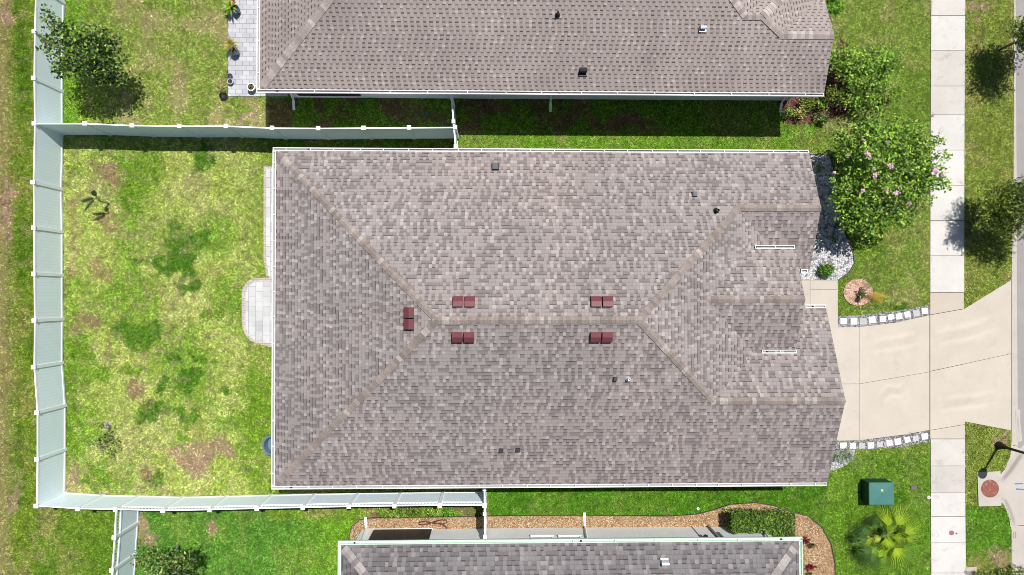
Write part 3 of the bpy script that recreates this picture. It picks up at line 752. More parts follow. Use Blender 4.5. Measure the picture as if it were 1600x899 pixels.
def window(house, cx, cy, z0, z1, wd, axis, out):
    """framed window on a wall; axis 'x' = wall runs along x, out = +-1"""
    fr = MB(); gl = MB(); t = 0.05*out
    def bx(mb, a0, a1, z0_, z1_, d0, d1):
        if axis == 'x': mb.box(cx+a0, cx+a1, *sorted((cy+d0, cy+d1)), z0_, z1_)
        else: mb.box(*sorted((cx+d0, cx+d1)), cy+a0, cy+a1, z0_, z1_)
    h = wd/2
    bx(fr, -h, h, z0, z0+0.07, 0.002*out, t*1.6); bx(fr, -h, h, z1-0.07, z1, 0.002*out, t)
    bx(fr, -h, -h+0.07, z0+0.07, z1-0.07, 0.002*out, t); bx(fr, h-0.07, h, z0+0.07, z1-0.07, 0.002*out, t); bx(fr, -0.02, 0.02, z0+0.07, z1-0.07, 0.002*out, t*0.8)
    o = fr.build('window', M['white'], house)
    bx(gl, -h+0.07, -0.02, z0+0.07, z1-0.07, 0.003*out, 0.015*out); bx(gl, 0.02, h-0.07, z0+0.07, z1-0.07, 0.003*out, 0.015*out)
    gl.build('pane', M['glass'], o)
def downspout(house, pts, ext=None, mat='white'):
    mb = MB(); mb.tube(pts, 0.045, 4)
    o = mb.build('downspout', M[mat], house)
    if ext:
        m2 = MB(); m2.bar(ext[0], ext[1], 0.10, 0.02, 0.09); m2.build('splash_pipe', M['white'], o)
def vent_box(parent, px, py, zf, size, mat, hgt=0.12, lab=None):
    q = on_roof(px, py, zf); mb = MB()
    mb.cbox((q.x, q.y), size*1.0, size, q.z-0.06, q.z+hgt*0.4); mb.cbox((q.x, q.y), size*0.92, size*0.92, q.z+hgt*0.4, q.z+hgt, taper=0.82)
    o = mb.build('vent', M[mat], parent); return o
def pipe_vent(parent, px, py, zf, r_=0.05, h_=0.28, top='black'):
    q = on_roof(px, py, zf); mb = MB()
    mb.lathe(q.x, q.y, [(r_*2.4, q.z-0.05), (r_*2.2, q.z+0.03), (r_*1.1, q.z+0.07), (r_, q.z+h_), (r_*0.8, q.z+h_), (r_*0.8, q.z+h_-0.1)], 12)
    mb.disc(q.x, q.y, r_*0.8, q.z+h_-0.08, 12)
    mb.build('vent_pipe', M[top], parent)
def on_roof(px, py, zf):
    z = 3.5
    for _ in range(12):
        q = P(px, py, z); z = zf(q.x, q.y)
    return P(px, py, z)
def goose_vent(parent, px, py, zf, s_, mat):
    """galvanised hooded exhaust vent"""
    q = on_roof(px, py, zf); mb = MB()
    mb.cbox((q.x, q.y), s_*1.2, s_*1.2, q.z-0.05, q.z+0.02)
    pts = []
    n = 6
    for i in range(n):   # curved hood
        a0 = math.pi*i/n*0.75; a1 = math.pi*(i+1)/n*0.75
        y0 = q.y+s_*0.5*math.cos(a0); z0 = q.z+0.02+s_*0.8*math.sin(a0); y1 = q.y+s_*0.5*math.cos(a1); z1 = q.z+0.02+s_*0.8*math.sin(a1)
        mb.face([(q.x-s_/2, y0, z0), (q.x+s_/2, y0, z0), (q.x+s_/2, y1, z1), (q.x-s_/2, y1, z1)])
        for sx in (-1, 1): mb.face([(q.x+sx*s_/2, y0, z0), (q.x+sx*s_/2, y1, z1), (q.x+sx*s_/2, q.y, q.z)])
    mb.build('vent', M[mat], parent)

# ---- middle house
pitch = 0.42
xW = P(430, 500, EAVE).x; yN = P(800, 237.5, EAVE).y; yS = P(800, 757.5, EAVE).y
yR = (yN+yS)/2; half = (yN-yS)/2; zR = EAVE+pitch*half
xR1 = xW+half; xR2 = P(998, 499, zR).x
zN = lambda x, y: EAVE+pitch*(yN-y)
zS = lambda x, y: EAVE+pitch*(y-yS)
yN1 = on_roof(1200, 325, zN).y; zN1 = zN(0, yN1); yS1 = on_roof(1200, 627, zS).y; zS1 = zS(0, yS1)
zE = lambda x, y: zR-pitch*(x-xR2)
zW = lambda x, y: EAVE+pitch*(x-xW)
xH1 = xR2+(yN1-yR); xH2 = xR2+(yR-yS1)
xrN = P(1283, 325, zN1).x; xrS = P(1321, 627, zS1).x
zNg = lambda x, y: zN1-pitch*(yN1-y)
zSg = lambda x, y: zS1-pitch*(y-yS1)
q = on_roof(1106, 468, zE); yE1 = q.y; zE1 = q.z; xE1 = q.x
xrE = P(1258, 468, zE1).x
print('roof', dict(xW=xW, yN=yN, yS=yS, yR=yR, zR=zR, xR1=xR1, xR2=xR2, yN1=yN1, zN1=zN1, yS1=yS1, zS1=zS1, xH1=xH1, xH2=xH2, xrN=xrN, xrS=xrS, yE1=yE1, zE1=zE1, xE1=xE1, xrE=xrE))
def zmain(x, y):
    a = min(zN(x, y), zS(x, y), zW(x, y), zE(x, y))
    b = min(zN(x, y), zNg(x, y)) if x < xrN else 0
    c_ = min(zS(x, y), zSg(x, y)) if x < xrS else 0
    e = zE1-pitch*abs(y-yE1) if (xE1 < x < xrE and abs(y-yE1) < 1.95) else 0
    return max(a, b, c_, e)
mh = empty('shingled_house', (0, yR, 0), 'large middle house with brown grey hip roof and five maroon roof vents', 'house')
yNe = yN1-(zN1-EAVE)/pitch; ySe = yS1+(zS1-EAVE)/pitch
mb = MB()
roof_face(mb, [(xW, yN, EAVE), (xR1, yR, zR), (xR2, yR, zR), (xH1, yN1, zN1), (xrN, yN1, zN1), (xrN, yN, EAVE)])
roof_face(mb, [(xW, yS, EAVE), (xrS, yS, EAVE), (xrS, yS1, zS1), (xH2, yS1, zS1), (xR2, yR, zR), (xR1, yR, zR)])
roof_face(mb, [(xW, yN, EAVE), (xW, yS, EAVE), (xR1, yR, zR)])
# east hip face, cut along the valleys
roof_face(mb, [(xR2, yR, zR), (xH2, yS1, zS1), (xR2+(zR-EAVE)/pitch, ySe+0.0, EAVE), (xR2+(zR-EAVE)/pitch, yNe, EAVE), (xH1, yN1, zN1)])
roof_face(mb, [(xH1, yN1, zN1), (xrN, yN1, zN1), (xrN, yNe, EAVE), (xH1+(zN1-EAVE)/pitch, yNe, EAVE)])
roof_face(mb, [(xH2, yS1, zS1), (xrS, yS1, zS1), (xrS, ySe, EAVE), (xH2+(zS1-EAVE)/pitch, ySe, EAVE)])
yEn = on_roof(1215, 388, lambda x, y: zE1-pitch*abs(y-yE1)).y; yEs = on_roof(1215, 546, lambda x, y: zE1-pitch*abs(y-yE1)).y
hE = (yEn-yEs)/2; zEe = zE1-pitch*hE
print('entry', yEn, yEs, hE, zEe)
yEn = yE1+hE; yEs = yE1-hE
roof_face(mb, [(xE1-0.02, yE1, zE1), (xrE, yE1, zE1), (xrE, yEn, zEe), (xE1+hE, yEn, zEe)])
roof_face(mb, [(xE1-0.02, yE1, zE1), (xrE, yE1, zE1), (xrE, yEs, zEe), (xE1+hE, yEs, zEe)])
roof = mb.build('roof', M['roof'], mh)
tones = [alb(160, 148, 142), alb(168, 156, 150), alb(152, 140, 134), alb(174, 162, 156), alb(164, 151, 144), alb(194, 185, 177), alb(168, 155, 144), alb(158, 146, 140)]
mb = MB()
hip = 0.297
caps(mb, (xW+.1, yN-.1, EAVE+.04), (xR1, yR, zR), 0.128, hip, tones); caps(mb, (xW+.1, yS+.1, EAVE+.04), (xR1, yR, zR), 0.128, hip, tones)
caps(mb, (xH1, yN1, zN1), (xR2, yR, zR), 0.128, hip, tones); caps(mb, (xH2, yS1, zS1), (xR2, yR, zR), 0.128, hip, tones)
caps(mb, (xR1-.1, yR, zR+.012), (xR2+.1, yR, zR+.012), 0.128, pitch, tones, expo=.13)
caps(mb, (xrN, yN1, zN1), (xH1-.08, yN1, zN1), 0.128, pitch, tones); caps(mb, (xrS, yS1, zS1), (xH2-.08, yS1, zS1), 0.128, pitch, tones)
caps(mb, (xrE, yE1, zE1), (xE1-.05, yE1, zE1), 0.128, pitch, tones)
mb.build('ridge_cap', M['cap'], roof)
# soffit, fascia and gable walls
mb = MB(); t = EAVE-0.14
x0, x1, y0, y1 = xW+.45, xrN-.35, yS+.45, yN-.45
HOUSE = (x0, x1, y0, y1)
xm = xrE-.3
mb.face([(xW+.01, yS+.01, t), (xm, yS+.01, t), (xm, yN-.01, t), (xW+.01, yN-.01, t)][::-1])
mb.face([(xm, yNe, t), (xrN-.02, yNe, t), (xrN-.02, yN-.01, t), (xm, yN-.01, t)][::-1]); mb.face([(xm, yS+.01, t), (xrN-.02, yS+.01, t), (xrN-.02, ySe, t), (xm, ySe, t)][::-1])
mb.face([(xrN-.02, yS+.01, t), (xrS-.02, yS+.01, t), (xrS-.02, ySe, t), (xrN-.02, ySe, t)][::-1])
mb.bar((xW, yN-.008), (xrN, yN-.008), .016, t, EAVE-.012); mb.bar((xW, yS+.008), (xrS, yS+.008), .016, t, EAVE-.012); mb.bar((xW+.008, yS+.02), (xW+.008, yN-.02), .016, t, EAVE-.012)
for xr, ya, za, yb, zb in [(xrN, yN, EAVE, yN1, zN1), (xrN, yNe, EAVE, yN1, zN1), (xrS, yS, EAVE, yS1, zS1), (xrS, ySe, EAVE, yS1, zS1), (xrE, yEn, zEe, yE1, zE1), (xrE, yEs, zEe, yE1, zE1)]:
    mb.bar((xr-.012, ya), (xr-.012, yb), .02, za-.16, za-.012, zb-.16, zb-.012)
mb.build('fascia', M['white'], mh)
mb = MB()
xw = xrN-.35; xs = xrS-.35
mb.box(x0, xm-.25, y0, y1, 0, t-.002)
mb.box(xm-.25, xw, yNe+.3, y1, 0, t-.002); mb.box(xm-.25, xw, y0, ySe-.35, 0, t-.002)
mb.box(xw, xs, y0, ySe-.35, 0, t-.003)
for xr, ya, yb, za, yc, zc in [(xw, yN-.1, yNe+.1, t, yN1, zN1), (xs, yS+.1, ySe-.1, t, yS1, zS1), (xrE-.3, yEn-.1, yEs+.1, zEe-.1, yE1, zE1)]:
    mb.face([(xr, ya, za), (xr, yb, za), (xr, yc, zc-.12)]); mb.face([(xr-.1, ya, za), (xr-.1, yb, za), (xr-.1, yc, zc-.12)])
mb.build('wall', M['wall'], mh)
for yy in (y1-1.0, y1-2.9): window(mh, xw, yy, .8, 2.1, 1.2, 'y', 1)
for xx in (-5, 0, 5, 9): window(mh, xx, y1, 1.0, 2.1, 1.1, 'x', 1); window(mh, xx, y0, 1.0, 2.1, 1.1, 'x', -1)
for yy in (y0+2, yR): window(mh, x0, yy, .3, 2.2, 1.8, 'y', -1)
gd = MB(); gy0, gy1 = y0+.7, ySe-.9
for k in range(4): gd.box(xs+.002, xs+.045, gy0, gy1, .05+k*.56, .05+k*.56+.545)
gd.build('garage_door', M['white'], mh)
xd = xm-.25
dd = MB(); dd.box(xd+.002, xd+.05, yE1+.2, yE1+1.2, .05, 2.1); door = dd.build('door', M['bark'], mh)
dk = MB(); dk.box(xd+.052, xd+.09, yE1+.3, yE1+.34, 1.0, 1.1); dk.build('handle', M['steel'], door)
# gutters
gutter(mh, (xW-.13, yN), (xrN, yN), 1, outlets=(.065, .45, .965)); gutter(mh, (xrS-.02, yS), (xW-.13, yS), 1, outlets=(.965,))
gutter(mh, (xW, yN), (xW, yS), -1, hang=.95)
ga = P(1180, 386.5, zEe); gb = P(1242, 386.5, zEe)
gutter(mh, (ga.x, yEn), (gb.x, yEn), 1, z=zEe+.03, hang=.9, outlets=(.02,))
ga = P(1191, 548, zEe); gb = P(1245, 548, zEe)
gutter(mh, (gb.x, yEs), (ga.x, yEs), 1, z=zEe+.03, hang=.9, outlets=(.85,))
ga = P(1259, 480, EAVE); gb = P(1291, 480, EAVE)
gutter(mh, (ga.x, ySe), (gb.x, ySe), 1, outlets=(.4,), hang=.7)
ga = P(1252, 427, EAVE); gb = P(1263, 427, EAVE)
gutter(mh, (gb.x, yNe), (ga.x, yNe), 1, hang=.5)
# maroon double roof vents
def dvent(px, py, along, face):
    q = on_roof(px, py, zmain); mb = MB(); s_ = 0.36
    for k in (-1, 1):
        ox, oy = (k*0.205, 0) if along == 'x' else (0, k*0.205)
        cx, cy = q.x+ox, q.y+oy; e = s_/2; zb = q.z-0.16; zt = q.z+0.22
        # low box with a creased top: the crease runs along the ridge line
        def z_at(d): return zt-(0.03 if d < 0 else 0.10)
        if along == 'x':
            fy = face
            A = [(cx-e, cy-e), (cx+e, cy-e), (cx+e, cy+e), (cx-e, cy+e)]
            hi = 0.02; 
            zt0 = {-1: zt-0.13 if face < 0 else zt, 1: zt-0.13 if face > 0 else zt}
            m_ = zt-0.015
            mb.face([(cx-e, cy-e, zt0[-1]), (cx+e, cy-e, zt0[-1]), (cx+e, cy, m_), (cx-e, cy, m_)]); mb.face([(cx-e, cy, m_), (cx+e, cy, m_), (cx+e, cy+e, zt0[1]), (cx-e, cy+e, zt0[1])])
            mb.face([(cx-e, cy-e, zb), (cx+e, cy-e, zb), (cx+e, cy-e, zt0[-1]), (cx-e, cy-e, zt0[-1])]); mb.face([(cx+e, cy+e, zb), (cx-e, cy+e, zb), (cx-e, cy+e, zt0[1]), (cx+e, cy+e, zt0[1])])
            for sx in (-1, 1): mb.face([(cx+sx*e, cy-e, zb), (cx+sx*e, cy+e, zb), (cx+sx*e, cy+e, zt0[1]), (cx+sx*e, cy, m_), (cx+sx*e, cy-e, zt0[-1])])
        else:
            m_ = zt-0.015; zl = zt-0.13; zr = zt
            mb.face([(cx-e, cy-e, zl), (cx, cy-e, m_), (cx, cy+e, m_), (cx-e, cy+e, zl)]); mb.face([(cx, cy-e, m_), (cx+e, cy-e, zr), (cx+e, cy+e, zr), (cx, cy+e, m_)])
            mb.face([(cx-e, cy-e, zb), (cx-e, cy+e, zb), (cx-e, cy+e, zl), (cx-e, cy-e, zl)]); mb.face([(cx+e, cy-e, zb), (cx+e, cy+e, zb), (cx+e, cy+e, zr), (cx+e, cy-e, zr)])
            for sy in (-1, 1): mb.face([(cx-e, cy+sy*e, zb), (cx+e, cy+sy*e, zb), (cx+e, cy+sy*e, zr), (cx, cy+sy*e, m_), (cx-e, cy+sy*e, zl)])
    mb.build('roof_vent', M['maroon'], roof)
for a in [(725, 471, 'x', 1), (940, 471, 'x', 1), (724, 527, 'x', -1), (939, 527, 'x', -1), (639.5, 497.5, 'y', 0)]: dvent(*a)
vent_box(roof, 774, 261, zmain, 0.29, 'darkvent', .20); vent_box(roof, 1085, 304, zmain, 0.20, 'darkvent', .13)
vent_box(roof, 961, 592, zmain, 0.16, 'darkvent', .14); vent_box(roof, 783, 704, zmain, 0.17, 'darkvent', .12); vent_box(roof, 809, 703, zmain, 0.17, 'darkvent', .12)
pipe_vent(roof, 1119, 330, zmain); pipe_vent(roof, 981, 592, zmain, .045, .25, 'steel')

# ---- northern house
nxW = P(406, 100, EAVE).x; nyS = P(800, 142, EAVE).y; nxE = P(1288, 143, EAVE).x
zn = lambda x, y: EAVE+pitch*(y-nyS)
nhalf = 6.4; nyR = nyS+nhalf; nyN = nyS+2*nhalf; nzR = EAVE+pitch*nhalf
q1 = on_roof(1222, 54, zn); gy, gz, gx_ = q1.y, q1.z, q1.x
xG = P(1303, 50, gz).x
nh = empty('shingled_house', (2, nyR, 0), 'house along the top edge with light brown roof and dark dashed shingles', 'house')
mb = MB()
xR1n = nxW+nhalf; q2 = on_roof(1192, 25, zn); q3 = on_roof(1165, 24, zn)
dz = q3.y-q2.y
xR2n = q3.x-(nyR-q3.y)
roof_face(mb, [(nxW, nyS, EAVE), (nxE, nyS, EAVE), (xG, gy, gz), (gx_, gy, gz), (q2.x, q2.y, q2.z), (q3.x, q2.y, q2.z), (xR2n, nyR, nzR), (xR1n, nyR, nzR)])
roof_face(mb, [(nxW, nyS, EAVE), (xR1n, nyR, nzR), (nxW, nyN, EAVE)])
roof_face(mb, [(nxW, nyN, EAVE), (xR1n, nyR, nzR), (xR2n, nyR, nzR), (xR2n+nhalf, nyN, EAVE)])
roof_face(mb, [(xR2n, nyR, nzR), (q3.x, q2.y, q2.z), (q3.x+2.6, nyR-2.0, q2.z-1.09), (xR2n+nhalf, nyN, EAVE)])
# small raised gable and front gable, north-facing slopes
yl = gy+(gz-EAVE)/pitch
roof_face(mb, [(gx_, gy, gz), (xG, gy, gz), (xG, yl, EAVE), (gx_+(gz-EAVE)/pitch, yl, EAVE)])
roof_face(mb, [(q2.x, q2.y, q2.z), (gx_, gy, gz), (gx_+(gz-EAVE)/pitch, yl, EAVE), (q2.x+(q2.z-EAVE)/pitch, q2.y+(q2.z-EAVE)/pitch, EAVE), ])
roof_face(mb, [(q3.x, q2.y, q2.z), (q2.x, q2.y, q2.z), (q2.x+1.4, q2.y+1.4, q2.z-0.59), (q3.x+1.4, q2.y+1.4, q2.z-0.59)])
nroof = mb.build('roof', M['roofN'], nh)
tn = [alb(176, 163, 158), alb(184, 170, 166), alb(166, 153, 149), alb(194, 182, 177), alb(208, 198, 193), alb(180, 168, 160)]
mb = MB()
caps(mb, (nxW+.1, nyS+.1, EAVE+.04), (xR1n, nyR, nzR), .16, hip, tn); caps(mb, (gx_, gy, gz), (q2.x, q2.y, q2.z), .15, hip, tn)
caps(mb, (xG, gy, gz), (gx_-.08, gy, gz), .16, pitch, tn); caps(mb, (q2.x+.05, q2.y, q2.z), (q3.x-.05, q2.y, q2.z), .15, pitch, tn)
caps(mb, (q3.x, q2.y, q2.z), (xR2n, nyR, nzR), .15, hip, tn); caps(mb, (q2.x, q2.y, q2.z+.02), (q2.x+1.3, q2.y+1.3, q2.z-.52), .15, hip, tn)
caps(mb, (xR1n, nyR, nzR), (xR2n, nyR, nzR), .15, pitch, tn); caps(mb, (nxW+.1, nyN-.1, EAVE+.04), (xR1n, nyR, nzR), .15, hip, tn)
mb.build('ridge_cap', M['cap'], nroof)
t = EAVE-.14
mb = MB(); mb.face([(nxW+.01, nyS+.01, t), (xG-.02, nyS+.01, t), (xG-.02, nyN-.01, t), (nxW+.01, nyN-.01, t)][::-1])
mb.bar((nxW, nyS+.008), (nxE, nyS+.008), .016, t, EAVE-.012); mb.bar((nxW+.008, nyS+.02), (nxW+.008, nyN), .016, t, EAVE-.012)
mb.bar((xG-.012, nyS), (xG-.012, gy), .02, t, EAVE-.012, gz-.16, gz-.012); mb.bar((xG-.012, yl), (xG-.012, gy), .02, t, EAVE-.012, gz-.16, gz-.012)
mb.build('fascia', M['white'], nh)
wy = P(900, 155.5, 0).y
wx1 = P(1240, 155, 0).x-.25
mb = MB(); mb.box(nxW+.45, wx1, wy, nyN-.45, 0, t-.002)
mb.face([(wx1, nyS+.2, t), (wx1, yl, t), (wx1, gy, gz-.12)])
mb.build('wall', M['wall'], nh)
mb = MB(); a = P(462, 153, .8).x; b = P(561, 153, .8).x
mb.box(a, b, wy-.03, wy-.004, .35, 2.45); sc = mb.build('screen_panel', M['screen'], nh)
mb = MB(); mb.box(a-.05, b+.05, wy-.045, wy-.002, .27, .345); mb.build('frame', M['white'], sc)
for xx in (4.0, 7.5): window(nh, xx, wy, 1.4, 2.2, 1.0, 'x', -1)
gutter(nh, (nxE, nyS), (nxW-.13, nyS), 1, outlets=(.02, .47, .965), hang=1.45); gutter(nh, (nxW, nyS), (nxW, nyN), 1, hang=1.2)
for (tx, ty), (bx_, by_), (ex, ey) in [((444, 147), (458, 155), (459.5, 172)), ((863, 147), (860.5, 158), (860, 175)), ((1243, 148), (1222, 158), (1219, 176))]:
    A = P(tx, ty, 2.55); Bq = P(bx_, by_, .12); Cq = P(ex, ey, .05)
    downspout(nh, [(A.x, nyS+.02, 2.66), (A.x, wy-.10, 2.35), (Bq.x*.5+A.x*.5, wy-.09, 1.2), (Bq.x, wy-.10, .12), ], ((Bq.x, wy-.12, 0), (Cq.x, Cq.y, 0)))
goose_vent(nroof, 1097.5, 45, zn, .22, 'steel'); goose_vent(nroof, 911, 112, zn, .27, 'black'); pipe_vent(nroof, 871, 24, zn, .045, .28)

# ---- southern house
sxW = P(533, 860, EAVE).x; syN = P(900, 848.5, EAVE).y; sxE = P(1249, 860, EAVE).x
zs = lambda x, y: EAVE+pitch*(syN-y)
shalf = 6.4; syR = syN-shalf; syS = syN-2*shalf; szR = EAVE+pitch*shalf
sh = empty('shingled_house', (2, syR, 0), 'house along the bottom edge with plain grey roof and pale green gutters', 'house')
mb = MB()
roof_face(mb, [(sxW, syN, EAVE), (sxE, syN, EAVE), (sxE-shalf, syR, szR), (sxW+shalf, syR, szR)])
roof_face(mb, [(sxW, syS, EAVE), (sxE, syS, EAVE), (sxE-shalf, syR, szR), (sxW+shalf, syR, szR)])
roof_face(mb, [(sxW, syN, EAVE), (sxW, syS, EAVE), (sxW+shalf, syR, szR)]); roof_face(mb, [(sxE, syN, EAVE), (sxE, syS, EAVE), (sxE-shalf, syR, szR)])
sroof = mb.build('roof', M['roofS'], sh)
ts = [alb(158, 150, 150), alb(148, 140, 140), alb(170, 162, 160), alb(190, 184, 180)]
mb = MB()
for x_, y_, sx, sy in [(sxW, syN, 1, -1), (sxE, syN, -1, -1), (sxW, syS, 1, 1), (sxE, syS, -1, 1)]:
    caps(mb, (x_+.1*sx, y_+.1*sy, EAVE+.04), (x_+sx*shalf, syR, szR), .16, hip, ts, expo=.2)
caps(mb, (sxW+shalf, syR, szR), (sxE-shalf, syR, szR), .15, pitch, ts)
mb.build('ridge_cap', M['cap'], sroof)
mb = MB(); mb.face([(sxW+.01, syS+.01, t), (sxE-.01, syS+.01, t), (sxE-.01, syN-.01, t), (sxW+.01, syN-.01, t)][::-1])
mb.bar((sxW, syN-.008), (sxE, syN-.008), .016, t, EAVE-.012); mb.bar((sxW+.008, syS), (sxW+.008, syN-.02), .016, t, EAVE-.012); mb.bar((sxE-.008, syS), (sxE-.008, syN-.02), .016, t, EAVE-.012)
mb.build('fascia', M['whitegreen'], sh)
swy = P(900, 824.5, 0).y; swx0 = P(577, 825, 0).x-.3; swx1 = P(1188, 826, 0).x
mb = MB(); mb.box(swx0, swx1, syS+.45, swy, 0, t-.002); mb.build('wall', M['wallS'], sh)
mb = MB(); a = P(577, 832, 1.2).x; b = P(671, 832, 1.2).x
mb.box(a, b, swy+.004, swy+.03, .12, 2.5); sc = mb.build('screen_panel', M['screen'], sh)
mb = MB(); mb.box(a-.05, b+.05, swy+.002, swy+.045, .05, .115); mb.box(a-.3, a-.02, swy+.002, swy+.05, .05, 2.6); mb.build('frame', M['white'], sc)
for px_ in (848, 892): window(sh, P(px_, 836, 1.6).x, swy, 1.1, 2.15, .95, 'x', 1)
gutter(sh, (sxW-.13, syN), (sxE+.13, syN), 1, mat='whitegreen', outlets=(.035, .52, .955), hang=1.5); gutter(sh, (sxE, syN), (sxE, syS), 1, mat='whitegreen', hang=1.4); gutter(sh, (sxW, syS), (sxW, syN), 1, mat='whitegreen', hang=1.6)
for (tx, ty), (bx_, by_), (ex, ey) in [((560, 843), (572, 825), (571, 808)), ((920, 843), (914, 823), (913, 801))]:
    A = P(tx, ty, 2.5); Bq = P(bx_, by_, .1); Cq = P(ex, ey, .05)
    downspout(sh, [(A.x, syN+.05, 2.66), (A.x, swy+.08, 2.35), (Bq.x, swy+.08, .12)], ((Bq.x, swy+.1, 0), (Cq.x, Cq.y, 0)))
A = P(1200, 838, 2.2)
downspout(sh, [(P(1222, 845, 2.6).x, syN+.05, 2.66), (P(1205, 838, 2.2).x, swy+.08, 2.3), (P(1188, 826, .1).x, swy+.08, .12)])
# conduit, meter box and tap on the wall
mb = MB(); x_ = P(1135, 840, 1.5).x
mb.box(x_-.16, x_+.16, swy+.004, swy+.14, 1.1, 1.75); mb.build('meter_box', M['wallS'], sh)
mb = MB(); mb.tube([(x_-.3, swy+.05, 0.05), (x_-.3, swy+.05, 2.6)], .05, 8); mb.tube([(x_-1.0, swy+.02, 0.05), (x_-1.0, swy+.02, 2.6)], .014, 6); mb.build('conduit', M['gutter_in'], sh)
mb = MB(); x_ = P(1104, 838, 1.6).x
mb.tube([(x_, swy+.0, 1.55), (x_, swy+.16, 1.55)], .025, 6); mb.tube([(x_-.05, swy+.12, 1.6), (x_+.02, swy+.12, 1.35)], .03, 6); mb.cbox((x_-.02, swy+.13), .16, .08, 1.5, 1.62); mb.build('wall_tap', M['black'], sh)
goose_vent(sroof, 1038, 879, zs, .27, 'steel')

# ------------------------------------------------------------------ fences
FH = 1.83
def fence(tops, label, group='white vinyl privacy fences', first=True, last=True, ledge=1, rail_gap=None, h=FH, skip=(), picket=99):
    pts = [P(a, b, h) for a, b in tops]
    r = empty('vinyl_fence', (pts[0].x, pts[0].y, 0), label, 'fence', group)
    for i, p in enumerate(pts):
        if (i == 0 and not first) or (i == len(pts)-1 and not last) or i in skip: continue
        d = (pts[min(i+1, len(pts)-1)]-pts[max(i-1, 0)]); rot = math.atan2(d.y, d.x)
        mb = MB(); mb.cbox(p, .125, .125, 0, h-.03, rot); post = mb.build('post', M['vinyl'], r)
        mb = MB(); mb.cbox(p, .165, .165, h-.03, h+.01, rot); mb.cbox(p, .14, .14, h+.01, h+.05, rot, taper=.25); mb.build('cap', M['vinyl'], post)
    for i in range(len(pts)-1):
        a, b = pts[i], pts[i+1]; d = (b-a); d.z = 0; L = d.length; d.normalize(); a_ = a+d*.063; b_ = b-d*.063
        n = Vector((-d.y, d.x, 0))
        mb = MB(); w_ = .022
        top_ = h-.14 if i < picket else h-.46
        for s_ in (-1, 1):
            q0, q1 = a_+n*w_*s_, b_+n*w_*s_; z0, z1 = .14, top_
            f = [(q0.x, q0.y, z0), (q1.x, q1.y, z0), (q1.x, q1.y, z1), (q0.x, q0.y, z1)]; uv = [(0, z0), (L, z0), (L, z1), (0, z1)]
            if s_ > 0: f = f[::-1]; uv = uv[::-1]
            mb.face(f, uv=uv)
        pn = mb.build('panel', M['boards'], r)
        mb = MB(); mb.bar(a_, b_, .05, h-.14, h-.05); mb.build('top_rail', M['vinyl'], pn)
        mb = MB(); mb.bar(a_, b_, .085, .05, .14); mb.build('bottom_rail', M['vinyl'], pn)
        if i >= picket:
            mb = MB(); mb.bar(a_, b_, .07, h-.46, h-.38)
            for k in range(int(L/.13)):
                q = a_+d*(.09+k*.13); mb.cbox(q, .045, .02, h-.385, h-.135, math.atan2(d.y, d.x))
            mb.build('picket_rail', M['vinyl'], pn)
    return r
fence([(56, -98), (55, -25), (53, 49), (52, 122), (53, 193), (51, 285), (52, 356), (52, 428), (53, 501), (52, 574), (57, 645), (57, 718), (56, 791)], 'long white vinyl fence running down the left of the yards')
fence([(53, 193), (132, 193), (206, 196), (280, 197), (353, 197), (425, 200), (497, 200.5), (568, 200), (639, 199.5), (711, 199)], 'white vinyl fence between the middle yard and the top house', first=False, last=True)
fence([(56, 791), (121, 795.5), (180, 796.5), (254, 798.5), (327, 797), (401, 795), (473, 793.5), (545, 792), (616, 791), (687, 790), (757, 790)], 'white vinyl fence between the middle yard and the bottom house', first=False, picket=2)
fence([(180, 796.5), (178, 840), (174, 892), (171, 950), (168, 1010)], 'short white vinyl fence going off the bottom left corner', first=False, picket=0)
def gate(a, b, label, posts=True):
    A, Bp = P(a[0], a[1], FH), P(b[0], b[1], FH)
    r = empty('fence_gate', (A.x, A.y, 0), label, 'gate', 'white side gates across the gaps between houses')
    d = (Bp-A); d.z = 0; L = d.length; d.normalize(); n = Vector((-d.y, d.x, 0))
    mb = MB()
    for s_ in (-1, 1):
        q0, q1 = A+n*.022*s_, Bp+n*.022*s_; z0, z1 = .14, FH-.14
        f = [(q0.x, q0.y, z0), (q1.x, q1.y, z0), (q1.x, q1.y, z1), (q0.x, q0.y, z1)]
        mb.face(f if s_ < 0 else f[::-1], uv=[(0, z0), (L, z0), (L, z1), (0, z1)])
    mb.build('panel', M['boards'], r)
    mb = MB(); mb.bar(A, Bp, .06, FH-.14, FH-.04); mb.build('top_rail', M['vinyl'], r)
    mb = MB(); mb.bar(A, Bp, .07, .05, .14); mb.build('bottom_rail', M['vinyl'], r)
    for q in (A, A+d*L*.5, Bp-d*.06):
        mb = MB(); mb.cbox(q, .11, .11, 0, FH-.02); post = mb.build('post', M['vinyl'], r)
        mb = MB(); mb.cbox(q, .14, .14, FH-.02, FH+.01); mb.cbox(q, .12, .12, FH+.01, FH+.04, taper=.3); mb.build('cap', M['vinyl'], post)
    mb = MB(); q = A+d*L*.62+n*.05; mb.cbox(q, .03, .14, 1.0, 1.05); mb.build('latch', M['black'], r)
gate((705, 149), (712, 231), 'narrow white side gate between the top house and the middle house')
gate((757, 765), (757.5, 842), 'narrow white side gate between the middle house and the bottom house')

